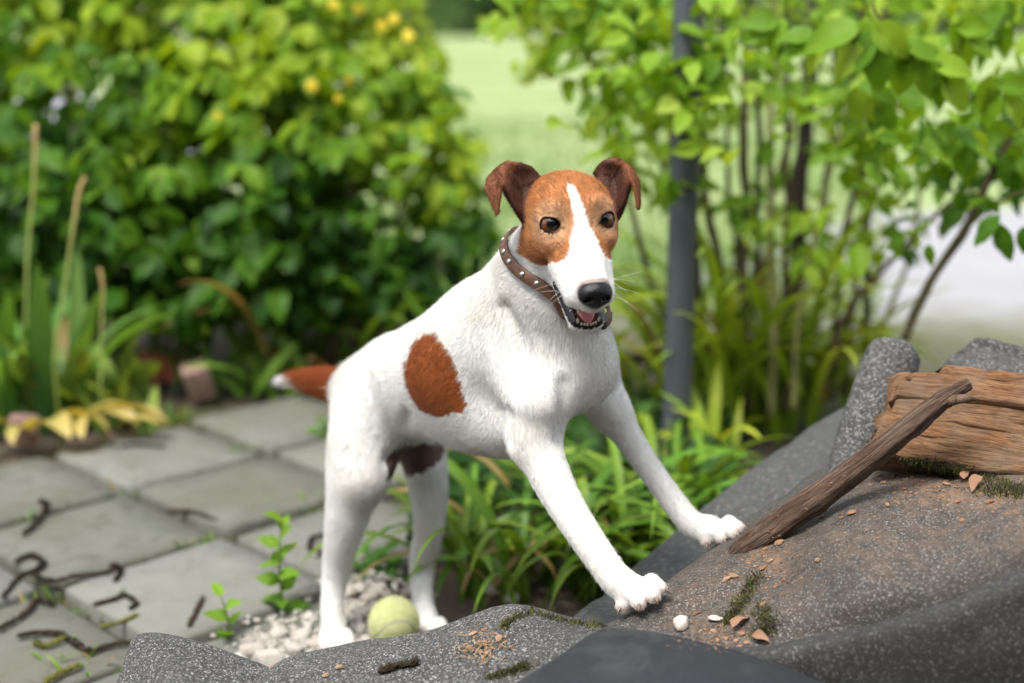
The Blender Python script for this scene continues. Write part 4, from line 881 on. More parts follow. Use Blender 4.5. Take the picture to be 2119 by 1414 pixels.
# ================================================================== plants
def leaf_material(name, tl=.45, rough=.52, boost=1.25):
    t = NT(name); c = t.attr('Col'); co = t.coord('Object'); n = t.noise(co, 40, 3); cc = t.mix(n, c, t.mix(1.0, c, (.75, .85, .6), 'MULTIPLY'))
    t.set(base=cc, rough=rough, spec=.2); x = t.mix(1.0, cc, (boost * 1.15, boost, boost * .35), 'MULTIPLY'); return t.translucent(x, tl)
LEAF = leaf_material('leaf'); LEAF_B = leaf_material('leaf_blade', .35, .4)
def leaf_template(seed, wid=.5, tip=1.0, nu=7, fold=.18, curl=.25, lobes=0.0):
    """unit leaf: base at the origin, tip at +Y, face +Z"""
    r = np.random.default_rng(seed); V = []
    cb = curl * r.uniform(.4, 1.3); tw = r.uniform(-.25, .25); sd = r.uniform(-.12, .12)
    for i in range(nu):
        u = i / (nu - 1); w = wid * .5 * (math.sin(math.pi * u ** .75) ** .8 if 0 < u < 1 else 0.0) * (1 + lobes * math.sin(u * 19)); w = max(w, .012)
        for k in (-1, -.5, 0, .5, 1):
            x = k * w; z = abs(k) * w * fold * 2 - cb * u * u + .03 * r.normal() * (0 < u < 1); a = tw * u
            V.append((x * math.cos(a) + sd * u * u, u * tip, z + x * math.sin(a)))
    return np.array(V), grid_faces(nu, 5)
def frames(d, n):
    d = d / np.linalg.norm(d, axis=1)[:, None]; n = n - (n * d).sum(1)[:, None] * d; n /= np.linalg.norm(n, axis=1)[:, None] + 1e-9
    return np.stack([np.cross(d, n), d, n], 2)                      # columns x, y, z
def palette(r, n, stops, pos=None):
    k = r.random(n) if pos is None else np.clip(pos + r.normal(0, .16, n), 0, 1); s = np.array(stops); x = k * (len(s) - 1); i = np.minimum(x.astype(int), len(s) - 2); f = (x - i)[:, None]
    return s[i] * (1 - f) + s[i + 1] * f * np.ones((1, 3))
def foliage(root, name, part, base, d, nv, size, colr, tmpl, n_obj=300, mat=None, mass='foliage'):
    """the nearest n_obj leaves as parts of root, the others as one mass"""
    mat = mat or LEAF; n = len(base); off = np.array(root.location); Fm = frames(d, nv); Zd = (base - CC) @ CF
    order = np.argsort(Zd); near = order[:n_obj]; rest = order[n_obj:]
    if len(near):
        K = 10; q = np.argsort(colr[near].sum(1)); bins = np.array_split(near[q], K)
        for b, ids in enumerate(bins):
            mcol = colr[ids].mean(0); tv, tf = tmpl[b % len(tmpl)]; me = mesh_np(part, tv, tf, mat, True, np.tile(mcol, (len(tv), 1)))
            for i in ids:
                o = bpy.data.objects.new(part, me); M = Matrix((Fm[i] * size[i]).tolist()).to_4x4(); M.translation = Vector(base[i] - off); o.matrix_local = M; link(o, root)
    if len(rest):
        V = []; F = []; C = []; off_i = 0
        for b, (tv, tf) in enumerate(tmpl):
            ids = rest[b::len(tmpl)]
            if not len(ids): continue
            v = np.einsum('nij,vj->nvi', Fm[ids] * size[ids][:, None, None], tv) + base[ids][:, None] - off; m = len(tv)
            V.append(v.reshape(-1, 3)); F.append((tf[None] + (np.arange(len(ids)) * m)[:, None, None] + off_i).reshape(-1, 4)); C.append(np.repeat(colr[ids], m, 0)); off_i += len(ids) * m
        o = obj_np(mass, np.vstack(V), np.vstack(F), mat, root, True, np.vstack(C)); o['kind'] = 'stuff'
def bark(name, a, b):
    t = NT(name); co = t.coord('Object', (1, 1, .25)); n = t.noise(co, 90, 5, .7); t.set(base=t.mix(n, a, b), rough=.8, spec=.25, normal=t.bump(n, .6, .003)); return t.m
def stem(root, pts, mat, name='stem', n=40, sides=8):
    c = spline([[*P(x, y, z), r * mpx(z)] for x, y, z, r in pts], n); rr = random.Random(int(pts[0][0])); V, F = tube(c[:, :3], c[:, 3], sides, True, .08, rr)
    w = fbm(V, 12, 2); V = V + (np.stack([fbm(V + 5, 9, 2), fbm(V + 11, 9, 2), 0 * w], 1) - .5) * [.02, .02, 0] * 1.0
    m = MB(); m.add(V - np.array(root.location), F); return m.obj(name, mat, root)

def left_bush():
    r = np.random.default_rng(21); root = empty('garden_bush', tuple(G(430, 720, 0) + np.array([0, .25, 0]))); tag(root, 'dense dark green bush with broad drooping leaves filling the upper left', 'bush')
    poly = [(-80, -220), (820, -220), (835, -60), (862, 40), (905, 130), (945, 240), (985, 330), (1000, 430), (985, 540), (955, 610), (900, 640), (700, 640), (420, 650), (150, 640), (-80, 640)]
    n = 1350; x = r.uniform(-80, 1010, n * 3); y = r.uniform(-220, 660, n * 3); k = in_poly(x, y, poly); x, y = x[k][:n], y[k][:n]; n = len(x)
    edge = np.clip((x - 560) / 420, 0, 1); Z = 3.02 + np.abs(r.normal(0, .38, n)) + .25 * edge + np.clip((350 - y) / 1500, 0, .3)
    thin = (x < 260) & (y < 260) & (y > 40) & (r.random(n) < .22); x, y, Z = x[~thin], y[~thin], Z[~thin]; n = len(x)
    ctr = np.array([P(*q) for q in zip(x, y, Z)]); ctr = ctr[ctr[:, 2] > .03]; pr = np.array([proj(c) for c in ctr]); n = len(ctr)
    B, D, N, S, C = [], [], [], [], []
    light = np.clip(.46 + .55 * (fbm(ctr, 4.5, 2) - .5) * 2 + np.clip((260 - pr[:, 1]) / 700, -.24, .22) + .34 * np.clip((pr[:, 0] - 600) / 300, 0, 1) * np.clip((620 - pr[:, 1]) / 300, 0, 1), 0, 1)  # painted sunlight: leaf colour brightens towards the top and the right end
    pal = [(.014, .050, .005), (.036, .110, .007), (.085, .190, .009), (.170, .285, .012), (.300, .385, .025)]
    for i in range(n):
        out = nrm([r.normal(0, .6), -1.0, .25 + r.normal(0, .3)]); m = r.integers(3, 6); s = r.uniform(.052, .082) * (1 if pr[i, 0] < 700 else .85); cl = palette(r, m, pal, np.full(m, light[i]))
        rt = nrm(np.cross(out, (0, 0, 1)))
        for k in range(m):
            a = (k - (m - 1) / 2) * .75 + r.normal(0, .2); dd = nrm(out * .55 * math.cos(a) + rt * math.sin(a) + np.array([0, 0, -.55 + r.normal(0, .22)]))
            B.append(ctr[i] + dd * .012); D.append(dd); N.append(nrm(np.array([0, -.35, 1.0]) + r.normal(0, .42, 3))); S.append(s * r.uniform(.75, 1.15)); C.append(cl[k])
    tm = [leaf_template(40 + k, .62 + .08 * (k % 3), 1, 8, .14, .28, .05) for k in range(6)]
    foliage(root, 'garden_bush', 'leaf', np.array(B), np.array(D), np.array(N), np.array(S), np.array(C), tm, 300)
    mb = bark('bush_stem', (.045, .035, .018), (.14, .12, .06))
    for k in range(26):
        x0 = 30 + k * 36 + r.uniform(-15, 15); z = 3.28 + r.uniform(0, .35); g = G(x0, 700); zz = 3.2 + r.uniform(0, .4); gp = proj(np.array([(x0 - 1059.5) / FPX * zz, zz - .1, -.03])); dx = r.uniform(-90, 90)
        top = 150 if x0 < 700 else 150 + (x0 - 700) * 1.2; dx = dx if x0 < 700 else -abs(dx)
        stem(root, [(gp[0], gp[1], gp[2], 5.5), (x0 + dx * .3, 560, gp[2], 5), (x0 + dx * .7, lerp(560, top, .45), gp[2] + .02, 4), (x0 + dx, top, gp[2] + .05, 3)], mb, 'stem', 24, 6)
    # yellow blossom
    t = NT('petal'); t.set(base=(.80, .64, .05), rough=.5); t.translucent((.9, .75, .08), .3)
    for (x, y, Z, s) in ((645, 178, 2.98, .014), (722, 166, 3.05, .009), (700, 205, 3.05, .009), (742, 20, 3.2, .013), (690, 10, 3.25, .012), (790, 55, 3.2, .013), (845, 75, 3.2, .014), (815, 40, 3.2, .012), (450, 240, 3.0, .009)):
        m = MB(); c = P(x, y, Z) - np.array(root.location); fr = frame(nrm(CC - P(x, y, Z) + r.normal(0, .4, 3)))
        for k in range(5):
            a = 2 * math.pi * k / 5; V, F = ellipsoid((0, 0, 0), (.5, .42, .10), None, 8, 6); V = V + [.62, 0, .12]; R_ = np.array([[math.cos(a), -math.sin(a), 0], [math.sin(a), math.cos(a), 0], [0, 0, 1]]); m.add((V @ R_.T * s) @ fr.T + c, F)
        V, F = ellipsoid((0, 0, .15), (.25, .25, .2), None, 8, 6); m.add((V * s) @ fr.T + c, F); m.obj('blossom', t.m, root)

def right_shrub():
    r = np.random.default_rng(31); root = empty('leafy_shrub', tuple(G(1620, 830))); tag(root, 'tall many-stemmed shrub with bright green leaves behind the grey post', 'shrub')
    mb = bark('shrub_stem', (.030, .024, .012), (.105, .085, .040)); md = bark('shrub_trunk', (.014, .010, .008), (.050, .037, .027)); mg = bark('shrub_green_stem', (.10, .11, .035), (.24, .23, .09))
    for pts, m in (([(1650, 815, 2.95, 17), (1648, 560, 2.95, 16), (1655, 380, 2.95, 15), (1672, 180, 2.97, 13), (1690, -120, 3.0, 10)], md),
                   ([(1545, 850, 2.85, 8), (1540, 560, 2.85, 8), (1541, 300, 2.85, 8), (1546, -120, 2.87, 7)], mb),
                   ([(1600, 860, 2.75, 7), (1598, 600, 2.75, 7), (1592, 300, 2.76, 6), (1612, -120, 2.78, 6)], mg),
                   ([(1508, 830, 2.9, 9), (1490, 600, 2.9, 8), (1462, 430, 2.9, 7), (1430, 200, 2.92, 6), (1380, -120, 2.95, 5)], mb),
                   ([(1720, 830, 2.9, 6), (1738, 560, 2.9, 6), (1790, 300, 2.88, 5), (1840, -60, 2.85, 4)], mb),
                   ([(1792, 790, 3.0, 7), (1790, 540, 3.0, 7), (1783, 250, 3.0, 6), (1770, -120, 3.0, 5)], md),
                   ([(1868, 705, 2.45, 8), (1925, 590, 2.44, 8), (1990, 480, 2.42, 8), (2060, 345, 2.40, 7), (2140, 190, 2.36, 6), (2220, 0, 2.3, 5)], mb),
                   ([(1690, 830, 2.8, 6), (1750, 650, 2.78, 6), (1850, 530, 2.72, 5), (1965, 420, 2.66, 4), (2080, 330, 2.6, 3)], mb),
                   ([(1440, 840, 2.95, 6), (1350, 600, 2.92, 6), (1310, 420, 2.9, 5), (1262, 220, 2.88, 5), (1190, 60, 2.86, 4), (1120, -60, 2.85, 3)], mb),
                   ([(1470, 830, 3.0, 6), (1405, 500, 3.0, 6), (1350, 250, 3.0, 5), (1330, -100, 3.0, 4)], mg),
                   ([(1575, 850, 3.05, 6), (1585, 500, 3.05, 6), (1640, 250, 3.05, 5), (1720, -50, 3.05, 4)], mg),
                   ([(1640, 850, 2.7, 5), (1655, 640, 2.7, 5), (1700, 420, 2.66, 4), (1760, 200, 2.6, 4), (1800, -30, 2.5, 3)], mg),
                   ([(1520, 850, 3.0, 5), (1518, 500, 3.0, 5), (1500, 200, 3.0, 4), (1490, -100, 3.0, 4)], md), ([(1570, 860, 2.95, 6), (1562, 560, 2.95, 6), (1570, 250, 2.95, 5), (1560, -100, 2.95, 4)], md), ([(1625, 850, 2.85, 6), (1628, 600, 2.85, 6), (1622, 300, 2.85, 5), (1640, -100, 2.85, 4)], mb), ([(1685, 830, 3.05, 7), (1694, 560, 3.05, 7), (1722, 300, 3.05, 6), (1730, -100, 3.05, 5)], md), ([(1455, 840, 2.9, 7), (1440, 560, 2.9, 7), (1425, 330, 2.9, 6), (1370, 60, 2.9, 5)], md), ([(1745, 820, 2.95, 5), (1770, 560, 2.95, 5), (1830, 330, 2.9, 4), (1880, 120, 2.85, 4)], mb), ([(1760, 820, 3.1, 6), (1840, 640, 3.1, 5), (1890, 480, 3.05, 4), (1900, 300, 3.0, 4)], mg)):
        stem(root, [(a, b, c, d * 1.2) for a, b, c, d in pts], m, 'stem', 40, 8)
    dens = [(1000, 1300, -120, 60, 80, 2.85, .30), (1080, 1400, -100, 190, 90, 2.8, .25), (1200, 1480, 40, 330, 80, 2.85, .3), (1400, 1750, -120, 240, 130, 2.85, .35), (1480, 1780, 230, 560, 34, 2.95, .3), (1280, 1480, 300, 420, 16, 2.8, .15), (1390, 1480, 100, 380, 34, 2.5, .08),
            (1700, 2250, -130, 330, 200, 2.6, .40), (1780, 2250, 250, 430, 80, 2.55, .25), (1650, 1900, 430, 560, 16, 2.8, .25)]
    ctr = []; Zs = []
    for x0, x1, y0, y1, n, z0, zs in dens:
        for k in range(n):
            y = r.uniform(y0, y1); x = r.uniform(x0, x1); ctr.append(P(x, y, z0 + r.normal(0, zs) * .8))
    ctr = np.array(ctr); px = np.array([proj(c) for c in ctr]); ok = (px[:, 2] > 2.1) & ~((px[:, 0] < 1230) & (px[:, 1] > 150 + (px[:, 0] - 1050) * .9)); ctr, px = ctr[ok], px[ok]
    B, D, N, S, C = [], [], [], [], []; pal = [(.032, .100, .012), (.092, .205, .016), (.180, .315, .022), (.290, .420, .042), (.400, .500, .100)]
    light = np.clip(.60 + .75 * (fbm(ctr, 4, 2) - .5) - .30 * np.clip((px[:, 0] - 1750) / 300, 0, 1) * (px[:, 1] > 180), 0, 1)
    for i in range(len(ctr)):
        m = r.integers(2, 5); tw = nrm([r.normal(0, 1), r.normal(0, .6), -.2 + r.normal(0, .4)]); sd = nrm(np.cross(tw, (0, 0, 1))); s = r.uniform(.038, .058); cl = palette(r, m, pal, np.full(m, light[i]))
        for k in range(m):
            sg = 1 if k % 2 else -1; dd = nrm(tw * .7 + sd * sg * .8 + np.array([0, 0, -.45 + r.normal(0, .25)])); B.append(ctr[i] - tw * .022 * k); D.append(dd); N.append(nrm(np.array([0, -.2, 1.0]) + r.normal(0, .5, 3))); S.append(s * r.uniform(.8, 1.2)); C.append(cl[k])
    # the sprays nearest the camera, top right
    for (x, y, Z, ax_, m, s) in ((1800, 20, 2.05, (-.5, -.1, -.8), 3, .078), (1805, 30, 2.04, (.15, 0, -1), 3, .074), (1845, 60, 2.06, (.7, 0, -.8), 4, .07), (1900, 110, 2.06, (.75, 0, -.7), 4, .066), (1780, 165, 2.12, (-.5, 0, -.8), 3, .05), (1790, 170, 2.12, (.5, 0, -.7), 3, .05),
                                 (1950, 40, 2.1, (.8, .1, -.5), 4, .06), (2040, 140, 2.1, (.6, 0, -.8), 4, .06), (1720, 60, 2.15, (-.8, .1, -.5), 3, .06), (1640, 30, 2.2, (-.8, 0, -.5), 3, .055), (2070, 430, 2.15, (.1, 0, -1), 2, .055), (2110, 455, 2.15, (.6, 0, -.8), 2, .05), (1990, 250, 2.2, (.3, 0, -.9), 4, .055), (2085, 300, 2.2, (.6, 0, -.9), 4, .055), (1880, 470, 2.25, (-.3, 0, -1), 2, .036), (1920, 490, 2.25, (.2, 0, -1), 1, .034),
                                 (1420, 150, 2.45, (-.4, 0, -.9), 4, .05), (1400, 200, 2.44, (.4, 0, -.9), 3, .05), (1385, 340, 2.45, (.1, 0, -1), 2, .045), (1430, 100, 2.46, (.5, 0, -.6), 3, .05)):
        c = P(x, y, Z); tw = nrm(ax_); sd = nrm(np.cross(tw, nrm(CC - c)))
        for k in range(m):
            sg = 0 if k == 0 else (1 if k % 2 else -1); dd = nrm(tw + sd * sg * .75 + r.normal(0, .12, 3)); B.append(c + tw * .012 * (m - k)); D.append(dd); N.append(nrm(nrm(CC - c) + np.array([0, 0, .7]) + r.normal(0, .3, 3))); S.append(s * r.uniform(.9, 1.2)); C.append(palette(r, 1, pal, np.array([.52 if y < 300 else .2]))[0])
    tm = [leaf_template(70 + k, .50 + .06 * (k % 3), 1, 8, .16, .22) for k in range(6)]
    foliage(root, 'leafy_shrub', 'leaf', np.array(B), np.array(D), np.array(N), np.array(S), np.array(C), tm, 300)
    for p in (([(1795, -60, 2.08, 3), (1803, 20, 2.06, 2.5), (1850, 70, 2.07, 2), (1930, 130, 2.08, 1.5), (2010, 180, 2.1, 1)]), ([(2200, 380, 2.2, 3), (2110, 400, 2.17, 2.5), (2070, 420, 2.16, 1.5)]), ([(1460, 60, 2.5, 3), (1425, 130, 2.46, 2.5), (1400, 220, 2.45, 2), (1380, 320, 2.46, 1.2)])):
        stem(root, p, mb, 'twig', 20, 6)

def blade(root, base, az, L, W, e0, bend, col_a, col_b, name='leaf', twist=0.0, nu=11, mat=None):
    """a strap leaf rising from base at elevation e0 and arching over"""
    p = np.array(base, float) - np.array(root.location); V = []; C = []; e = e0; st = L / (nu - 1); h = np.array([math.cos(az), math.sin(az), 0])
    for i in range(nu):
        u = i / (nu - 1); d = h * math.cos(e) + np.array([0, 0, math.sin(e)]); up = -h * math.sin(e) + np.array([0, 0, math.cos(e)]); a = twist * u; sd = np.cross(d, up); sd2 = sd * math.cos(a) + up * math.sin(a); up2 = up * math.cos(a) - sd * math.sin(a)
        w = W * .5 * (min(1, .55 + u * 3) if u < .5 else max(.04, 1 - ((u - .5) / .5) ** 2.2)); c = np.array(col_a) * (1 - u) + np.array(col_b) * u
        for k in (-1, 0, 1): V.append(p + sd2 * k * w + up2 * abs(k) * w * .35); C.append(c * (1.12 if k == 0 else 1))
        p = p + d * st; e -= bend / (nu - 1) * (.5 + u)
        if p[2] < .004 - root.location.z and e < 0: p[2] = .004 - root.location.z; e = max(e, -.05)
    return obj_np(name, np.array(V), grid_faces(nu, 3), mat or LEAF_B, root, True, np.array(C))
def strap_clump(px, py, n, L, W, seed, label, ca, cb, e0=(1.0, 1.45), bend=(1.2, 2.4), az=None, spread=.05, cat='plant', name='strap_leaved_plant', group=None, brown=.05):
    r = np.random.default_rng(seed); g = G(px, py, -.01); root = empty(name, tuple(g)); tag(root, label, cat, group)
    for k in range(n):
        a = r.uniform(0, 2 * math.pi) if az is None else r.normal(az[0], az[1]); b = g + np.array([r.normal(0, spread), r.normal(0, spread * .7), -.01]); c = r.uniform(.75, 1.25); A = np.array(ca) * c; Bc = np.array(cb) * c * np.array([r.uniform(.85, 1.25), 1, 1])
        if r.random() < brown: A, Bc = np.array((.22, .17, .06)), np.array((.30, .20, .09))
        blade(root, b, a, L * r.uniform(.6, 1.15), W * r.uniform(.65, 1.2), r.uniform(*e0), r.uniform(*bend), A, Bc, twist=r.normal(0, .5))
    return root
def weed(px, py, h_px, Z, leaves, label, seed, s=.03, cols=((.10, .22, .02), (.20, .34, .03)), name='weed', lean=0):
    r = np.random.default_rng(seed); g = G(px, py, -.005); root = empty(name, tuple(g)); tag(root, label, 'weed'); H = h_px * mpx(Z) * 1.03
    top = np.array([lean, 0, H]); c = spline([[0, 0, -.01], top * .5 + r.normal(0, .006, 3), top], 12); V, F = tube(c, np.linspace(.0022, .0008, 12), 6); m = MB(); m.add(V, F, (.16, .24, .06)); m.obj('stem', LEAF_B, root)
    for k in range(leaves):
        u = .12 + .88 * k / (leaves - 1); p = c[min(11, int(u * 11))]; a = k * 2.4 + r.uniform(-.3, .3); up = .2 + .6 * u; d = nrm([math.cos(a), math.sin(a) * .7, up - .1 + r.normal(0, .15)]); sz = s * (1.15 - .35 * u) * r.uniform(.85, 1.15)
        tv, tf = leaf_template(seed * 10 + k, .62, 1, 7, .16, .2); M = frames(d[None], nrm(np.array([0, -.5, 1]) + r.normal(0, .2, 3))[None])[0] * sz; cc = np.array(cols[0]) * (1 - u) + np.array(cols[1]) * u
        obj_np('leaf', tv @ M.T + p, tf, LEAF, root, True, np.tile(cc * r.uniform(.85, 1.15), (len(tv), 1)))
def plants():
    yg = ((.15, .25, .025), (.34, .45, .055)); dg = ((.045, .105, .016), (.10, .20, .022)); mg = ((.055, .125, .018), (.125, .24, .03))
    for k, (x, y, n, L, lab) in enumerate(((1010, 1225, 20, .30, 'arching strap-leaved plant just behind the far hind leg'), (1120, 1200, 24, .34, 'arching strap-leaved plant under the dog\'s chest'), (1225, 1215, 22, .34, 'arching strap-leaved plant behind the near foreleg'), (1330, 1160, 22, .34, 'arching strap-leaved plant between the forelegs'), (1410, 1105, 20, .34, 'arching strap-leaved plant behind the far foreleg'))):
        strap_clump(x, y, int(n * 1.25), L, .0155, 50 + k, lab, *mg if k % 2 else ((.085, .165, .02), (.20, .31, .04)), group='strap-leaved plants beside the heap', bend=(1.5, 3.2), brown=.10)
    for k, (x, y, n, L, lab) in enumerate(((1480, 905, 34, .56, 'tall strap-leaved clump close to the post\'s right side'), (1560, 880, 46, .58, 'fullest pale green strap-leaved clump below the shrub'), (1650, 870, 34, .42, 'pale green strap-leaved clump in front of the dark shrub trunk'), (1730, 840, 20, .30, 'small strap-leaved clump next to the felt roll'), (1330, 880, 26, .42, 'sparse strap-leaved clump on the post\'s left side'), (1450, 985, 16, .22, 'low pale strap-leaved plant at the foot of the post'))):
        strap_clump(x, y, n, L, .020, 70 + k, lab, *yg, group='strap-leaved plants below the shrub', bend=(.9, 2.3), e0=(1.1, 1.5))
    strap_clump(590, 820, 9, .26, .030, 90, 'bright pointed leaves growing behind the dog\'s tail', (.10, .19, .03), (.20, .32, .05), e0=(.5, 1.1), bend=(.4, 1.0))
    strap_clump(690, 790, 8, .22, .018, 91, 'thin grassy tuft between the tail and the bricks', (.10, .19, .03), (.20, .30, .05), e0=(.5, 1.2), bend=(.6, 1.6))
    for k, (x, n, L, lab) in enumerate(((235, 9, .42, 'leaning dark strap leaves under the bush left of the red bricks'), (455, 9, .45, 'long dark strap leaves right of the pinkish upright stone'), (520, 9, .45, 'long dark strap leaves under the middle of the bush'), (640, 9, .42, 'arching dark strap leaves left of the pinkish brick'), (760, 11, .45, 'arching dark strap leaves above the pinkish brick'), (860, 12, .42, 'arching strap leaves under the bush\'s thin end'), (940, 10, .34, 'short strap leaves behind the dog\'s neck'))):
        strap_clump(x, 785 + (k % 3) * 10, n, L, .022, 100 + k, lab, *dg if k < 4 else mg, group='strap-leaved plants under the bush', e0=(1.0, 1.5), bend=(.7, 2.2), brown=.12)
    # broad-leaved bulbs at the left edge
    for k, (x, y, n, L, lab) in enumerate(((30, 880, 14, .42, 'broad blue-green bulb leaves cut by the left picture edge'), (120, 870, 14, .38, 'tall broad bulb leaves above the withered leaves'), (195, 868, 15, .22, 'pale broad bulb leaves right of the withered leaves'), (262, 872, 8, .13, 'small grassy bulb clump beside the red bricks'))):
        strap_clump(x, y, n, L, .046 if k < 3 else .022, 120 + k, lab, (.07, .16, .05) if k < 2 else (.14, .24, .05), (.14, .26, .06) if k < 2 else (.28, .36, .08), e0=(.9, 1.55), bend=(.2, 1.4), name='bulb_plant', group='bulb plants at the left edge')
    r = np.random.default_rng(140); g = G(150, 895, 0); root = empty('withered_leaves', tuple(g)); tag(root, 'yellow withered leaves flopped onto the pavers\' edge', 'leaves')
    for (x, y, a, L, W) in ((90, 880, -.9, .15, .045), (130, 875, -.7, .17, .05), (165, 865, -.45, .16, .04), (180, 868, -.35, .19, .032), (60, 890, -1.5, .12, .05), (220, 865, -.45, .17, .03), (20, 880, -2.2, .16, .035), (150, 880, -1.1, .12, .05), (245, 880, -.2, .10, .02)):
        blade(root, G(x, y, .03), a, L, W, .55, 1.5, (.34, .28, .06), (.52, .40, .17), 'leaf', r.normal(0, .5))
    # seed stalks
    t = NT('stalk'); co = t.coord(); t.set(base=t.attr('Col'), rough=.6); ms = t.m
    for k, (pts, lab) in enumerate((([(112, 740, 2.72, 3), (132, 610, 2.71, 3.2), (152, 470, 2.70, 3.8), (163, 400, 2.70, 4.6), (176, 366, 2.70, 3.6)], 'taller bent yellow flower stalk before the bush'), ([(52, 720, 2.85, 2.6), (58, 520, 2.85, 3), (70, 380, 2.85, 3.2), (74, 258, 2.85, 4.4)], 'straight yellowish flower stalk nearest the left edge'), ([(208, 790, 2.75, 2.6), (210, 690, 2.75, 2.6), (213, 600, 2.75, 3), (206, 556, 2.75, 4)], 'short thin flower stalk right of the bent one'))):
        c = spline([[*P(x, y, z), rr * mpx(z)] for x, y, z, rr in pts], 30); c = np.vstack([np.array([[c[0, 0], c[0, 1], -.02, c[0, 3]]]), c]); V, F = tube(c[:, :3], c[:, 3], 8); m = MB(); m.add(V, F); u = np.clip((V[:, 2] - V[:, 2].min()) / (np.ptp(V[:, 2])), 0, 1)[:, None]; m.C = [np.array([.20, .26, .05]) * (1 - u ** 6) + np.array([.40, .24, .10]) * u ** 6]
        o = m.obj('flower_stalk', ms); tag(o, lab, 'stalk', 'dry flower stalks')
    weed(590, 1265, 190, 2.05, 13, 'taller upright weed with oval leaves beside the near hind leg', 5, .036)
    weed(463, 1335, 105, 1.92, 7, 'smaller weed with one bright leaf above the felt flap', 6, .034)
    weed(800, 1195, 60, 2.1, 9, 'low leafy weed between the hind legs', 7, .032, ((.05, .14, .03), (.09, .20, .03)))
    weed(760, 1185, 40, 2.1, 7, 'low dark weed behind the tennis ball', 8, .03, ((.04, .12, .03), (.07, .17, .03)))
    weed(672, 905, 40, 2.6, 8, 'small weed in the paver joint below the tail', 9, .034, ((.07, .16, .03), (.12, .24, .04)))
    # green cover behind the dog
    r = np.random.default_rng(150); n = 1500; x = r.uniform(640, 1500, n); y = r.uniform(800, 1160, n); k = (x > 860 + np.clip(1000 - y, 0, 200) * .2) & (y > 850); x, y = x[k], y[k]; n = len(x)
    root = empty('ground_cover', tuple(G(1150, 950))); tag(root, 'low mat of small green leaves behind the dog', 'ground cover', kind='stuff'); b = np.array([G(*q) for q in zip(x, y)]); b[:, 2] = r.uniform(.01, .10, n)
    d = np.stack([r.normal(0, 1, n), r.normal(0, 1, n), r.normal(.1, .4, n)], 1); nv = np.stack([r.normal(0, .4, n), r.normal(-.3, .4, n), np.ones(n)], 1); C = palette(r, n, [(.018, .055, .014), (.038, .095, .02), (.07, .15, .03)])
    foliage(root, '', 'leaf', b, d, nv, r.uniform(.02, .05, n), C, [leaf_template(200 + k, .7, 1, 5, .15, .2) for k in range(3)], 0)
    # grass in the joints and on the bed's edge
    for k, (x, y, n, L, lab) in enumerate(((262, 1016, 10, .03, 'tiny grass tuft where four pavers meet'), (60, 1080, 12, .035, 'moss and grass tuft in the joint at the left edge'), (395, 1135, 18, .035, 'bright moss tuft in the middle joint'), (465, 940, 16, .045, 'grass tuft in the joint near the far pavers'), (620, 1050, 20, .035, 'flat grass tuft in the joint behind the near hind leg'), (230, 1245, 12, .045, 'small green sprout among the catkins'), (90, 1258, 14, .04, 'small green sprout at the dark catkin'), (180, 1385, 12, .05, 'grass sprout at the bottom edge'), (360, 880, 26, .07, 'grassy edge between bed and pavers'), (300, 900, 20, .06, 'grass beside the withered leaves'))):
        strap_clump(x, y, n, L, .005, 160 + k, lab, (.07, .13, .02), (.14, .24, .04), e0=(.3, 1.3), bend=(.3, 1.5), spread=.022, cat='grass tuft', name='grass_tuft', group='grass tufts in the paving', brown=.15)

def unseen_rear_hedge():  # added out of view, so eyes and nose mirror something darker than sky
    """unseen leaf mass behind the camera, put there for the eyes to reflect"""
    r = np.random.default_rng(400); n = 8000; root = empty('unseen_hedge', (0, -2.2, 0)); tag(root, 'unseen leafy screen added behind the camera to darken eye and nose reflections', 'unseen_hedge')
    x = r.uniform(-5, 5, n); z = r.uniform(0, 2.9, n); y = -2.2 + r.normal(0, .18, n) + .15 * np.sin(x * 1.7); b = np.stack([x, y, z + .25 * np.sin(x * 2.3) * (z > 1.2)], 1)
    d = np.stack([r.normal(0, .7, n), r.uniform(.1, .9, n), r.normal(-.4, .4, n)], 1); nv = np.stack([r.normal(0, .4, n), np.ones(n), r.uniform(.1, .9, n)], 1); C = palette(r, n, [(.015, .05, .01), (.04, .11, .015), (.09, .18, .02)])
    foliage(root, '', 'leaf', b, d, nv, r.uniform(.16, .28, n), C, [leaf_template(410 + k, .65, 1, 5, .15, .25) for k in range(3)], 0)
    t = NT('unseen_hedge_wood'); t.set(base=(.05, .04, .025), rough=.9)
    for k in range(9):
        V, F = tube(np.array([[-4.4 + k * 1.1, 0, -.05], [-4.35 + k * 1.1, .05, .8], [-4.3 + k * 1.1, 0, 2.6]]), [.03, .022, .01], 8); m = MB(); m.add(V, F); m.obj('stem', t.m, root)
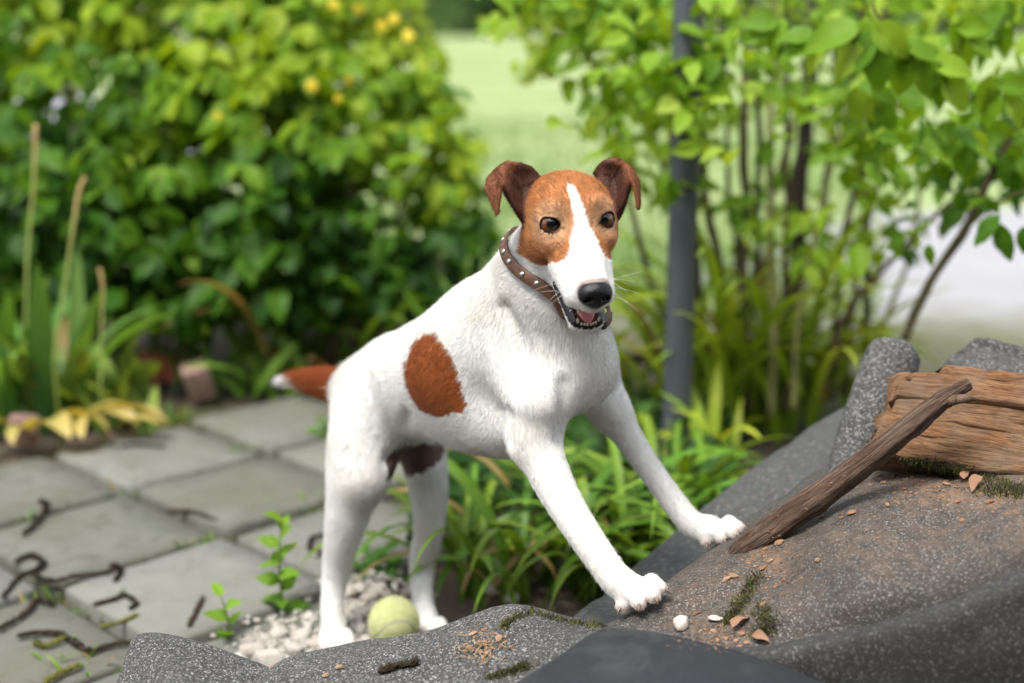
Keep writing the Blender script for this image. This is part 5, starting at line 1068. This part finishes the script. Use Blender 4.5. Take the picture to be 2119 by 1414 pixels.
# ================================================================== small things
def rock(name, c, r, mat, seed, sq=(1, 1, .75), parent=None, amp=.5):
    V, F = ellipsoid((0, 0, 0), (1, 1, 1), None, 14, 10); q = np.random.default_rng(seed); V = V * (1 + amp * (fbm(V + seed * 7.3, 1.1, 3)[:, None] - .5) * 2)
    for k in range(9):                                             # chipped facets
        d = q.normal(size=3); d /= np.linalg.norm(d); h = V @ d; lim = q.uniform(.42, .75); V = V - d * np.maximum(h - lim, 0)[:, None] * .85
    R_ = Matrix.Rotation(q.uniform(0, 6), 3, 'Z'); V = (V * np.array(sq) * r) @ np.array(R_).T
    o = obj_np(name, V, np.array(F), mat, parent, True); o.location = c; return o
def catkin(pts, lab, mat, r=.0042, seed=0, z=.006, world=False):
    w = np.array(pts) if world else np.array([G(x, y, z) for x, y in pts]); rr = random.Random(seed); n = max(20, int(np.linalg.norm(np.diff(w, axis=0), axis=1).sum() / .003)); c = spline(w, n); m = MB()
    V, F = tube(c, np.interp(np.linspace(0, 1, n), [0, .06, .9, 1], [.3, .62, .62, .25]) * r, 8, True, .45, rr); m.add(V, F)
    for i in range(n * 9):
        k = rr.randrange(1, n - 1); t_ = nrm(c[k + 1] - c[k - 1]); d = nrm(np.cross(t_, [rr.gauss(0, 1) for _ in range(3)])); p = c[k] + d * r * .55; s = nrm(np.cross(d, t_)); e = p + d * r * rr.uniform(.3, 1.1) + t_ * r * rr.uniform(.2, 1.1); m.add([p - s * r * .28, p + s * r * .28, e], [[0, 1, 2]])
    o = m.obj('catkin', mat, None, False); tag(o, lab, 'catkin', 'fallen catkins'); return o
def surf_point(dg, x, y, zlo=1.25, zhi=2.0):
    """first thing built so far along the sight line of a photo point"""
    d = CF + (x - 1059.5) / FPX * CR - (y - 707) / FPX * CU; L = np.linalg.norm(d); hit, loc, nor, _, ob, _ = sc.ray_cast(dg, Vector(CC + d * .8), Vector(d / L))
    return (np.array(loc), np.array(nor) if np.dot(nor, -d) > 0 else -np.array(nor)) if hit else (P(x, y, 1.5), np.array([0, -.5, .8]))
def smalls():
    # ---- metal post
    t = NT('painted_metal'); co = t.coord('Object', (1, 1, .15)); n = t.noise(co, 40, 5, .7); n2 = t.noise(t.coord(), 260, 3); t.set(base=t.mix(n, (.050, .058, .068), (.088, .098, .112)), rough=.48, spec=.5, normal=t.bump(n2, .2, .0008)); t.b.inputs['Metallic'].default_value = .25
    g = G(1397, 962); post = empty('metal_post', tuple(g)); tag(post, 'dark grey round metal post standing left of the shrub', 'post'); nz = 40; zz = np.linspace(-.05, 2.3, nz)
    V, F = tube(np.stack([.002 * np.sin(zz * 3), .002 * np.cos(zz * 2), zz], 1), np.full(nz, .0262), 28); m = MB(); m.add(V, F); m.obj('shaft', t.m, post)
    V, F = tube(np.array([[0, 0, -.01], [0, 0, .018], [0, 0, .026], [0, 0, .027]]), [.038, .038, .031, .0265], 24); m = MB(); m.add(V, F); m.obj('base_collar', t.m, post)
    V, F = ellipsoid((0, 0, 2.3), (.0282, .0282, .014), None, 20, 10); m = MB(); m.add(V, F); m.obj('cap', t.m, post)
    # ---- tennis ball
    t = NT('ball_felt'); co = t.coord('Object'); n = t.noise(co, 700, 4, .7); n1 = t.noise(co, 40, 4); t.set(base=t.mix(n1, (.38, .41, .17), (.51, .54, .28)), rough=.95, spec=.1, normal=t.bump(n, .6, .0015), Sheen_Weight=.4)
    c = G(815, 1287, .033); ball = empty('tennis_ball', (c[0], c[1], 0)); tag(ball, 'faded yellow-green tennis ball between the hind paws', 'ball')
    V, F = ellipsoid((0, 0, .033), (.0325, .0325, .0325), None, 40, 28); V = V + (V - [0, 0, .033]) * (.02 * (fbm(V, 160, 3)[:, None] - .5)); m = MB(); m.add(V, F); m.obj('cover', t.m, ball)
    a = np.linspace(0, 2 * math.pi, 161)[:-1]; A, B = .75, .25; q = np.stack([A * np.cos(a) + B * np.cos(3 * a), A * np.sin(a) - B * np.sin(3 * a), 2 * math.sqrt(A * B) * np.sin(2 * a)], 1)
    R_ = np.array(Matrix.Rotation(.5, 3, 'X') @ Matrix.Rotation(.6, 3, 'Y') @ Matrix.Rotation(.9, 3, 'Z')); q = q @ R_.T; V = []
    for i in range(160):
        tg = nrm(q[(i + 1) % 160] - q[i - 1]); nn = nrm(q[i]); sd = np.cross(tg, nn)
        for x, z in ((-1, .0), (-.6, .9), (.6, .9), (1, .0)): V.append(nn * (.0324 + .0003 * z) + sd * .0016 * x + [0, 0, .033])
    F = np.array([[i * 4 + k, ((i + 1) % 160) * 4 + k, ((i + 1) % 160) * 4 + k + 1, i * 4 + k + 1] for i in range(160) for k in range(3)]); t2 = NT('ball_seam'); t2.set(base=(.30, .31, .22), rough=.8); obj_np('seam', np.array(V), F, t2.m, ball)
    nf = 9000; r = np.random.default_rng(2); u = r.normal(size=(nf, 3)); u /= np.linalg.norm(u, axis=1)[:, None]; sd = q[::2]; far = np.array([np.min(((sd - x) ** 2).sum(1)) for x in u]) > .0042; u = u[far]; nf = len(u); p0 = u * .0324 + [0, 0, .033]; p1 = p0 + u * .0012 + r.normal(0, .0006, (nf, 3)); p2 = p1 + r.normal(0, .0009, (nf, 3))
    hc = bpy.data.hair_curves.new('fuzz'); hc.add_curves([3] * nf); hc.attributes['position'].data.foreach_set('vector', np.stack([p0, p1, p2], 1).astype(np.float32).ravel()); ra = hc.attributes.get('radius') or hc.attributes.new('radius', 'FLOAT', 'POINT'); ra.data.foreach_set('value', np.full(nf * 3, .00010, np.float32)); t3 = NT('ball_fuzz'); t3.set(base=(.52, .55, .28), rough=.9, spec=.1); hc.materials.append(t3.m); link(bpy.data.objects.new('fuzz', hc), ball)
    # ---- pale rubble at the hind paws
    t = NT('pale_stone'); co = t.coord(); n = t.noise(co, 60, 5, .7); oi = t.n('ShaderNodeObjectInfo'); c_ = t.mix(n, (.20, .17, .145), (.47, .45, .41)); t.set(base=t.mix(t.ramp(oi.outputs['Random'], [(.6, 0), (1, .5)]), c_, (.26, .21, .16)), rough=.9, normal=t.bump(n, .7, .004)); mst = t.m
    r = random.Random(9); spots = [(530, 1345, .022), (560, 1370, .025), (600, 1340, .018), (630, 1315, .016), (585, 1310, .017), (640, 1300, .013), (655, 1330, .015), (500, 1372, .018), (720, 1232, .018), (745, 1222, .014), (770, 1240, .014), (735, 1258, .017), (760, 1272, .012), (790, 1228, .011), (700, 1215, .012), (640, 1275, .011), (745, 1300, .012), (850, 1225, .013), (610, 1375, .016), (550, 1320, .012), (720, 1285, .011), (755, 1325, .013), (840, 1345, .012), (515, 1330, .012), (660, 1365, .014), (1330, 1205, .016), (1010, 1225, .018), (1060, 1240, .016)]
    lab = ['pale angular stone left of the near hind paw, second from the felt flap', 'largest pale stone at the foot of the felt flap', 'pale stone midway between flap and near hind paw', 'pale stone touching the near hind leg from the left', 'pale stone below the taller weed', 'small pale stone behind the near hind paw\'s left side', 'pale stone pressed against the near hind paw', 'leftmost pale stone beside the smaller weed', 'larger pale stone between the hind legs, farthest left', 'pale stone behind the tennis ball on its left', 'pale stone directly behind the tennis ball', 'pale stone between near hind leg and ball', 'small pale stone touching the ball\'s left side', 'small pale stone beside the low weed', 'pale stone just right of the near hock', 'small pale stone below the stem of the taller weed', 'small pale stone at the ball\'s lower left', 'pale stone against the far hind leg', 'pale stone half hidden by the felt flap', 'small pale stone left of the taller weed\'s foot', 'tiny pale stone between ball and near hind paw', 'pale stone in front of the ball beside the hump', 'pale stone between ball and far hind paw', 'tiny pale stone right of the smaller weed', 'pale stone just in front of the near hind paw', 'pale stone among strap leaves behind the near forepaw', 'pale stone among strap leaves right of the far hind paw', 'pale stone behind the top of the felt hump']
    for k, (x, y, s) in enumerate(spots):
        p = G(x, y, s * .35); o = rock('rubble_stone', tuple(p), s, mst, k, (1, r.uniform(.75, 1), r.uniform(.6, .85))); tag(o, lab[k], 'stone', 'pale rubble stones')
    n = 900; q = np.random.default_rng(5); x = np.concatenate([q.normal(610, 70, n // 2), q.normal(760, 45, n - n // 2)]); y = np.concatenate([q.normal(1335, 35, n // 2), q.normal(1250, 40, n - n // 2)]); m = MB(); tv, tf = ellipsoid((0, 0, 0), (1, 1, .7), None, 6, 4); tf = np.array(tf)
    for i in range(n): s = q.uniform(.0022, .006); p = G(x[i], y[i], 0); m.addnp((tv * (1 + q.normal(0, .18, tv.shape))) * s + [p[0], p[1], s * .4], tf)
    o = m.obj('gravel', mst); tag(o, 'fine pale gravel between the rubble stones', 'gravel', kind='stuff')
    # ---- bricks and stones of the bed
    t = NT('brick'); co = t.coord(); n = t.noise(co, 45, 5, .7); t.set(base=t.mix(n, (.26, .070, .032), (.46, .16, .085)), rough=.9, normal=t.bump(n, .6, .006)); mbk = t.m
    t = NT('bed_stone'); co = t.coord(); n = t.noise(co, 30, 5, .7); t.set(base=t.mix(n, (.16, .10, .08), (.34, .22, .18)), rough=.9, normal=t.bump(n, .6, .006)); mbs = t.m
    def brick_(x, y, Zr, size, mat, lab, seed, rz):
        g = G(x, y, 0); V = []; q = np.random.default_rng(seed); n = 6
        u, v = np.meshgrid(np.linspace(-1, 1, n), np.linspace(-1, 1, n), indexing='ij'); faces = []; Vs = []
        for ax in range(3):
            for sg in (-1, 1):
                p = np.zeros((n * n, 3)); p[:, ax] = sg; p[:, (ax + 1) % 3] = u.ravel() * sg; p[:, (ax + 2) % 3] = v.ravel(); faces.append(grid_faces(n, n) + len(Vs) * n * n); Vs.append(p)
        V = np.vstack(Vs); V = V * (1 - .055 * (np.abs(V) > .99).sum(1)[:, None] * .7 * (np.linalg.norm(V, axis=1) > 1.3)[:, None]); V = V + (np.stack([fbm(V + seed + k, 1.5, 3) for k in range(3)], 1) - .5) * .12; V = V * np.array(size)
        o = obj_np('brick', V, np.vstack(faces), mat, None, True); o.location = (g[0], g[1], size[2] * .8); o.rotation_euler = (q.normal(0, .1), q.normal(0, .1), rz); tag(o, lab, 'brick', 'edging bricks and stones'); return o
    brick_(318, 778, 3.1, (.030, .05, .032), mbk, 'orange-red brick piece left of the paler brick', 1, .5); brick_(366, 776, 3.1, (.045, .055, .03), mbk, 'orange-red brick lying right of the other red brick', 2, 1.1)
    brick_(412, 818, 2.95, (.03, .03, .04), mbs, 'pinkish upright stone beside the paver edge', 3, .3); brick_(775, 715, 3.2, (.06, .05, .05), mbs, 'pinkish brick between the bush stems above the tail', 4, .8); brick_(640, 740, 3.15, (.10, .05, .03), mbs, 'long brownish stone behind the tail tip', 5, .2); brick_(50, 915, 2.6, (.028, .02, .03), mbs, 'pale pinkish stone left of the withered leaves', 6, .4); brick_(700, 705, 3.3, (.05, .05, .04), mbs, 'brown stone left of the pinkish brick', 7, .9)
    # ---- moss in the joints
    m = MB(); rr = random.Random(12); a0, e1, e2, s = PAVE; qn = np.random.default_rng(12)
    for k in range(9000):
        u = rr.uniform(-4, 4.5) * s; ln = rr.randrange(-4, 6) * s + rr.gauss(0, .0065); p = a0 + (e1 * u + e2 * ln if k % 2 else e2 * u + e1 * ln)
        g3 = np.array([p[0], p[1], 0.0])
        if p[1] < 1.0 or p[0] > -.08: continue
        dn = fbm(g3[None], 9, 2)[0]
        if rr.random() > (dn - .36) * 4: continue
        d = nrm(np.array([0, 0, 1]) + qn.normal(0, .7, 3)); sd = nrm(np.cross(d, qn.normal(size=3))) * rr.uniform(.0008, .002); h = rr.uniform(.004, .016); b = np.array([p[0], p[1], -.012 + rr.uniform(0, .008)])
        m.add([b - sd, b + sd, b + d * h], [[0, 1, 2]], np.array(rr.choice([(.05, .075, .012), (.10, .14, .022), (.03, .028, .010), (.075, .10, .018), (.022, .016, .010)])))
    t = NT('joint_moss'); t.set(base=t.attr('Col'), rough=.9); o = m.obj('joint_moss', t.m, None, False); tag(o, 'moss and tiny weeds growing along the paver joints', 'moss', kind='stuff')
    # ---- catkins
    t = NT('catkin_dark'); n = t.noise(t.coord(), 300, 4, .7); t.set(base=t.mix(n, (.010, .008, .006), (.060, .045, .026)), rough=.9, spec=.2); mk = t.m
    t = NT('catkin_mossy'); n = t.noise(t.coord(), 200, 4, .7); t.set(base=t.mix(n, (.045, .045, .010), (.17, .17, .035)), rough=.9, spec=.2); mkm = t.m
    cc = lambda L: [(x * .4765, 740 + y * .4765) for x, y in L]
    for k, (L, lab, mm) in enumerate((([(172, 622), (205, 640), (170, 705), (100, 768)], 'hooked dark catkin on the joint at the left', mk), ([(60, 885), (130, 858), (190, 890), (150, 925), (85, 955), (12, 1040)], 'dark catkin curling into the left corner', mk), ([(130, 930), (220, 970), (330, 948), (470, 932), (492, 902), (525, 930), (500, 972)], 'long looped dark catkin across the joint', mk), ([(-20, 1185), (80, 1130), (130, 1090), (160, 1052), (240, 1072)], 'thick dark catkin leaving the left edge', mk), ([(400, 1075), (500, 1048), (545, 1032), (592, 1072), (565, 1096)], 'short bent dark catkin at the joint corner', mk), ([(70, 1210), (160, 1195), (260, 1200), (330, 1242), (390, 1275), (470, 1250), (590, 1232)], 'longest wavy dark catkin near the felt flap', mk), ([(190, 1412), (260, 1372), (345, 1335)], 'mossy green catkin at the bottom edge', mkm), ([(820, 1172), (850, 1112), (885, 1045)], 'small straight dark catkin left of the weeds', mk), ([(725, 672), (820, 668), (940, 710)], 'dark catkin lying along the middle joint', mk), ([(1410, 765), (1355, 785), (1348, 830), (1405, 852)], 'ring-shaped dark catkin behind the near hind leg', mk), ([(140, 1232), (200, 1250), (290, 1215)], 'thin yellow-green catkin inside the wavy one', mkm), ([(430, 1172), (520, 1150), (600, 1115)], 'mossy catkin lying over the diagonal joint', mkm), ([(520, 385), (600, 378), (720, 385)], 'dark catkin below the withered leaves', mk))):
        catkin(cc(L), lab, mm, .0047 if k < 9 else .0042, k, .005)
def heap_details():
    bpy.context.view_layer.update(); dg = bpy.context.evaluated_depsgraph_get(); r = random.Random(77); q = np.random.default_rng(77)
    mk = bpy.data.materials['catkin_dark']
    pts = [surf_point(dg, x, y) for x, y in ((783, 1398), (815, 1386), (845, 1380), (867, 1374))]; catkin([p + n * .004 for p, n in pts], 'dark catkin lying on the granulated felt hump', mk, .005, 40, world=True)
    # ---- chips of wood
    t = NT('wood_chip'); oi = t.n('ShaderNodeObjectInfo'); n = t.noise(t.coord(), 200, 4); t.set(base=t.mix(n, t.ramp(oi.outputs['Random'], [(0, (.15, .080, .042)), (.5, (.28, .16, .09)), (1, (.38, .28, .19))]), (.16, .08, .04)), rough=.85); mc = t.m
    chips = [(1515, 1195), (1512, 1192), (1563, 1170), (1575, 1178), (1600, 1160), (1590, 1140), (1618, 1122), (1500, 1205), (1475, 1310), (1465, 1300), (1500, 1320), (1520, 1325), (1545, 1335), (1480, 1325), (1440, 1275), (1530, 1310), (1850, 985), (1880, 990), (1905, 1000), (1930, 985), (1960, 1000), (1985, 1037), (1980, 1010), (1945, 1020), (1870, 1010), (1830, 1000), (1815, 985), (1780, 1000), (1760, 1060), (1700, 1070), (1690, 1160), (1740, 1075), (1600, 1215), (1585, 1250), (1840, 1050), (1990, 1075), (2050, 1040), (985, 1315), (1010, 1310), (1030, 1320), (1045, 1300), (970, 1340), (700, 1385), (670, 1400), (1000, 1335), (560, 1385)]
    for k, (x, y) in enumerate(chips):
        p, n = surf_point(dg, x + r.uniform(-6, 6), y + r.uniform(-4, 4)); s = r.uniform(.002, .0055) * (1.6 if k % 7 == 0 else 1); V, F = ellipsoid((0, 0, 0), (s, s * r.uniform(.4, .9), s * .35), None, 7, 5); V = V * (1 + q.normal(0, .18, V.shape)); fr = frame(n); a = r.uniform(0, 6); R_ = np.array([[math.cos(a), -math.sin(a), 0], [math.sin(a), math.cos(a), 0], [0, 0, 1]])
        o = obj_np('wood_chip', V @ R_.T @ fr.T, np.array(F), mc, None, False); o.location = p + n * s * .3; tag(o, 'tiny orange-brown wood chip lying on the granulated felt', 'wood chip', 'wood chips on the felt')
    # ---- crumbs and sawdust
    m = MB(); tv, tf = ellipsoid((0, 0, 0), (1, .8, .5), None, 5, 3); tf = np.array(tf)
    for cx_, cy_, sx_, sy_, n_ in ((1930, 1005, 110, 22, 420), (1590, 1160, 36, 36, 240), (1490, 1312, 50, 16, 200), (1000, 1325, 32, 24, 150), (1700, 1050, 120, 50, 120), (2040, 1020, 60, 22, 120)):
        for k in range(n_):
            x, y = r.gauss(cx_, sx_), r.gauss(cy_, sy_)
            if y > 1405 or x > 2115: continue
            p, nn = surf_point(dg, x, y)
            if nn[2] < .2: continue
            s = abs(r.gauss(.0009, .0006)) + .0004; m.addnp((tv * (1 + q.normal(0, .25, tv.shape))) * s + p, tf, np.array([.20, .115, .066]) * r.uniform(.3, 1.5))
    t = NT('sawdust'); t.set(base=t.attr('Col'), rough=.95); o = m.obj('sawdust', t.m, None, False); tag(o, 'rusty crumbs of rotten wood scattered over the felt', 'sawdust', kind='stuff')
    # ---- moss
    m = MB()
    for L, w, n_ in (([(1880, 955), (1950, 965), (2020, 985), (2119, 1015)], 10, 1500), ([(2040, 1015), (2119, 1022)], 12, 500), ([(1568, 1190), (1545, 1230), (1520, 1268), (1505, 1290)], 9, 900), ([(1575, 1255), (1590, 1295), (1570, 1318)], 12, 700), ([(1100, 1265), (1060, 1285), (1040, 1300)], 5, 350), ([(1010, 1405), (1060, 1390), (1095, 1378)], 7, 500), ([(1100, 1268), (1180, 1288), (1250, 1298)], 5, 400)):
        c = spline(L, 60)
        for k in range(n_):
            b = c[r.randrange(60)] + np.array([r.gauss(0, w), r.gauss(0, w * .6)])
            if b[1] > 1408: continue
            p, nn = surf_point(dg, *b); d = nrm(nn + q.normal(0, .6, 3)); s = nrm(np.cross(d, q.normal(size=3))) * .0007; h = r.uniform(.003, .008); m.add([p - s - d * .001, p + s - d * .001, p + d * h], [[0, 1, 2]], np.array(r.choice([(.035, .030, .010), (.055, .060, .012), (.10, .11, .02), (.02, .015, .008)])))
    t = NT('moss'); t.set(base=t.attr('Col'), rough=.95); o = m.obj('moss', t.m, None, False); tag(o, 'dark green moss along the log and the felt creases', 'moss', kind='stuff')
    # ---- pebbles, leaves, roots
    t = NT('pebble'); n = t.noise(t.coord(), 70, 5, .7); t.set(base=t.mix(n, (.30, .24, .20), (.60, .52, .46)), rough=.85, normal=t.bump(n, .5, .003)); p, nn = surf_point(dg, 1415, 1300); o = rock('pebble', tuple(p + nn * .006), .0115, t.m, 3, (1.1, .9, .7), None, .2); tag(o, 'pale pinkish pebble on the felt before the near paw', 'pebble')
    p, nn = surf_point(dg, 1487, 1283); o = rock('pebble', tuple(p + nn * .002), .008, bpy.data.materials['pebble'], 4, (1.3, .7, .4), None, .2); tag(o, 'small flat grey pebble right of the pale pebble', 'pebble')
    t = NT('dry_leaf'); n = t.noise(t.coord(), 90, 4); t.set(base=t.mix(n, (.12, .06, .035), (.30, .17, .10)), rough=.7)
    for k, (x, y, s, a, lab) in enumerate(((2035, 1000, .028, -.2, 'curled brown dry leaf below the log'), (2000, 1000, .022, 2.5, 'small dark dry leaf beside the curled one'), (1520, 1308, .024, 1.8, 'folded tan dry leaf beyond the pebbles'), (1560, 1322, .02, .4, 'crumpled reddish leaf in the crease'))):
        p, nn = surf_point(dg, x, y); tv, tf = leaf_template(300 + k, .55, 1, 8, .35, .3); fr = frame(nn); d = fr[:, 0] * math.cos(a) + fr[:, 1] * math.sin(a); M = frames(d[None], nn[None])[0]; V = (tv + [0, 0, .25]) * s; o = obj_np('dry_leaf', V @ M.T, tf, t.m, None, True); o.location = p; tag(o, lab, 'leaf', 'dry leaves on the heap')
    m = MB()
    for k in range(30):
        p, nn = surf_point(dg, r.gauss(1005, 24), r.gauss(1352, 13)); pp = [p + nn * .001]
        for i in range(5): pp.append(pp[-1] + (q.normal(0, 1, 3) * [1, 1, .45] + nn * .15 * (2 - i)) * .0045)
        V, F = tube(spline(pp, 12), np.linspace(.0006, .0003, 12), 5); m.add(V, F)
    t = NT('dry_root'); t.set(base=(.30, .20, .12), rough=.85); o = m.obj('dried_roots', t.m); tag(o, 'wispy tangle of dried tan rootlets on the felt hump', 'roots')
PAVE = setting(); heap(); firewood(); left_bush(); right_shrub(); plants(); smalls(); unseen_rear_hedge()
heap_details()
build_dog()
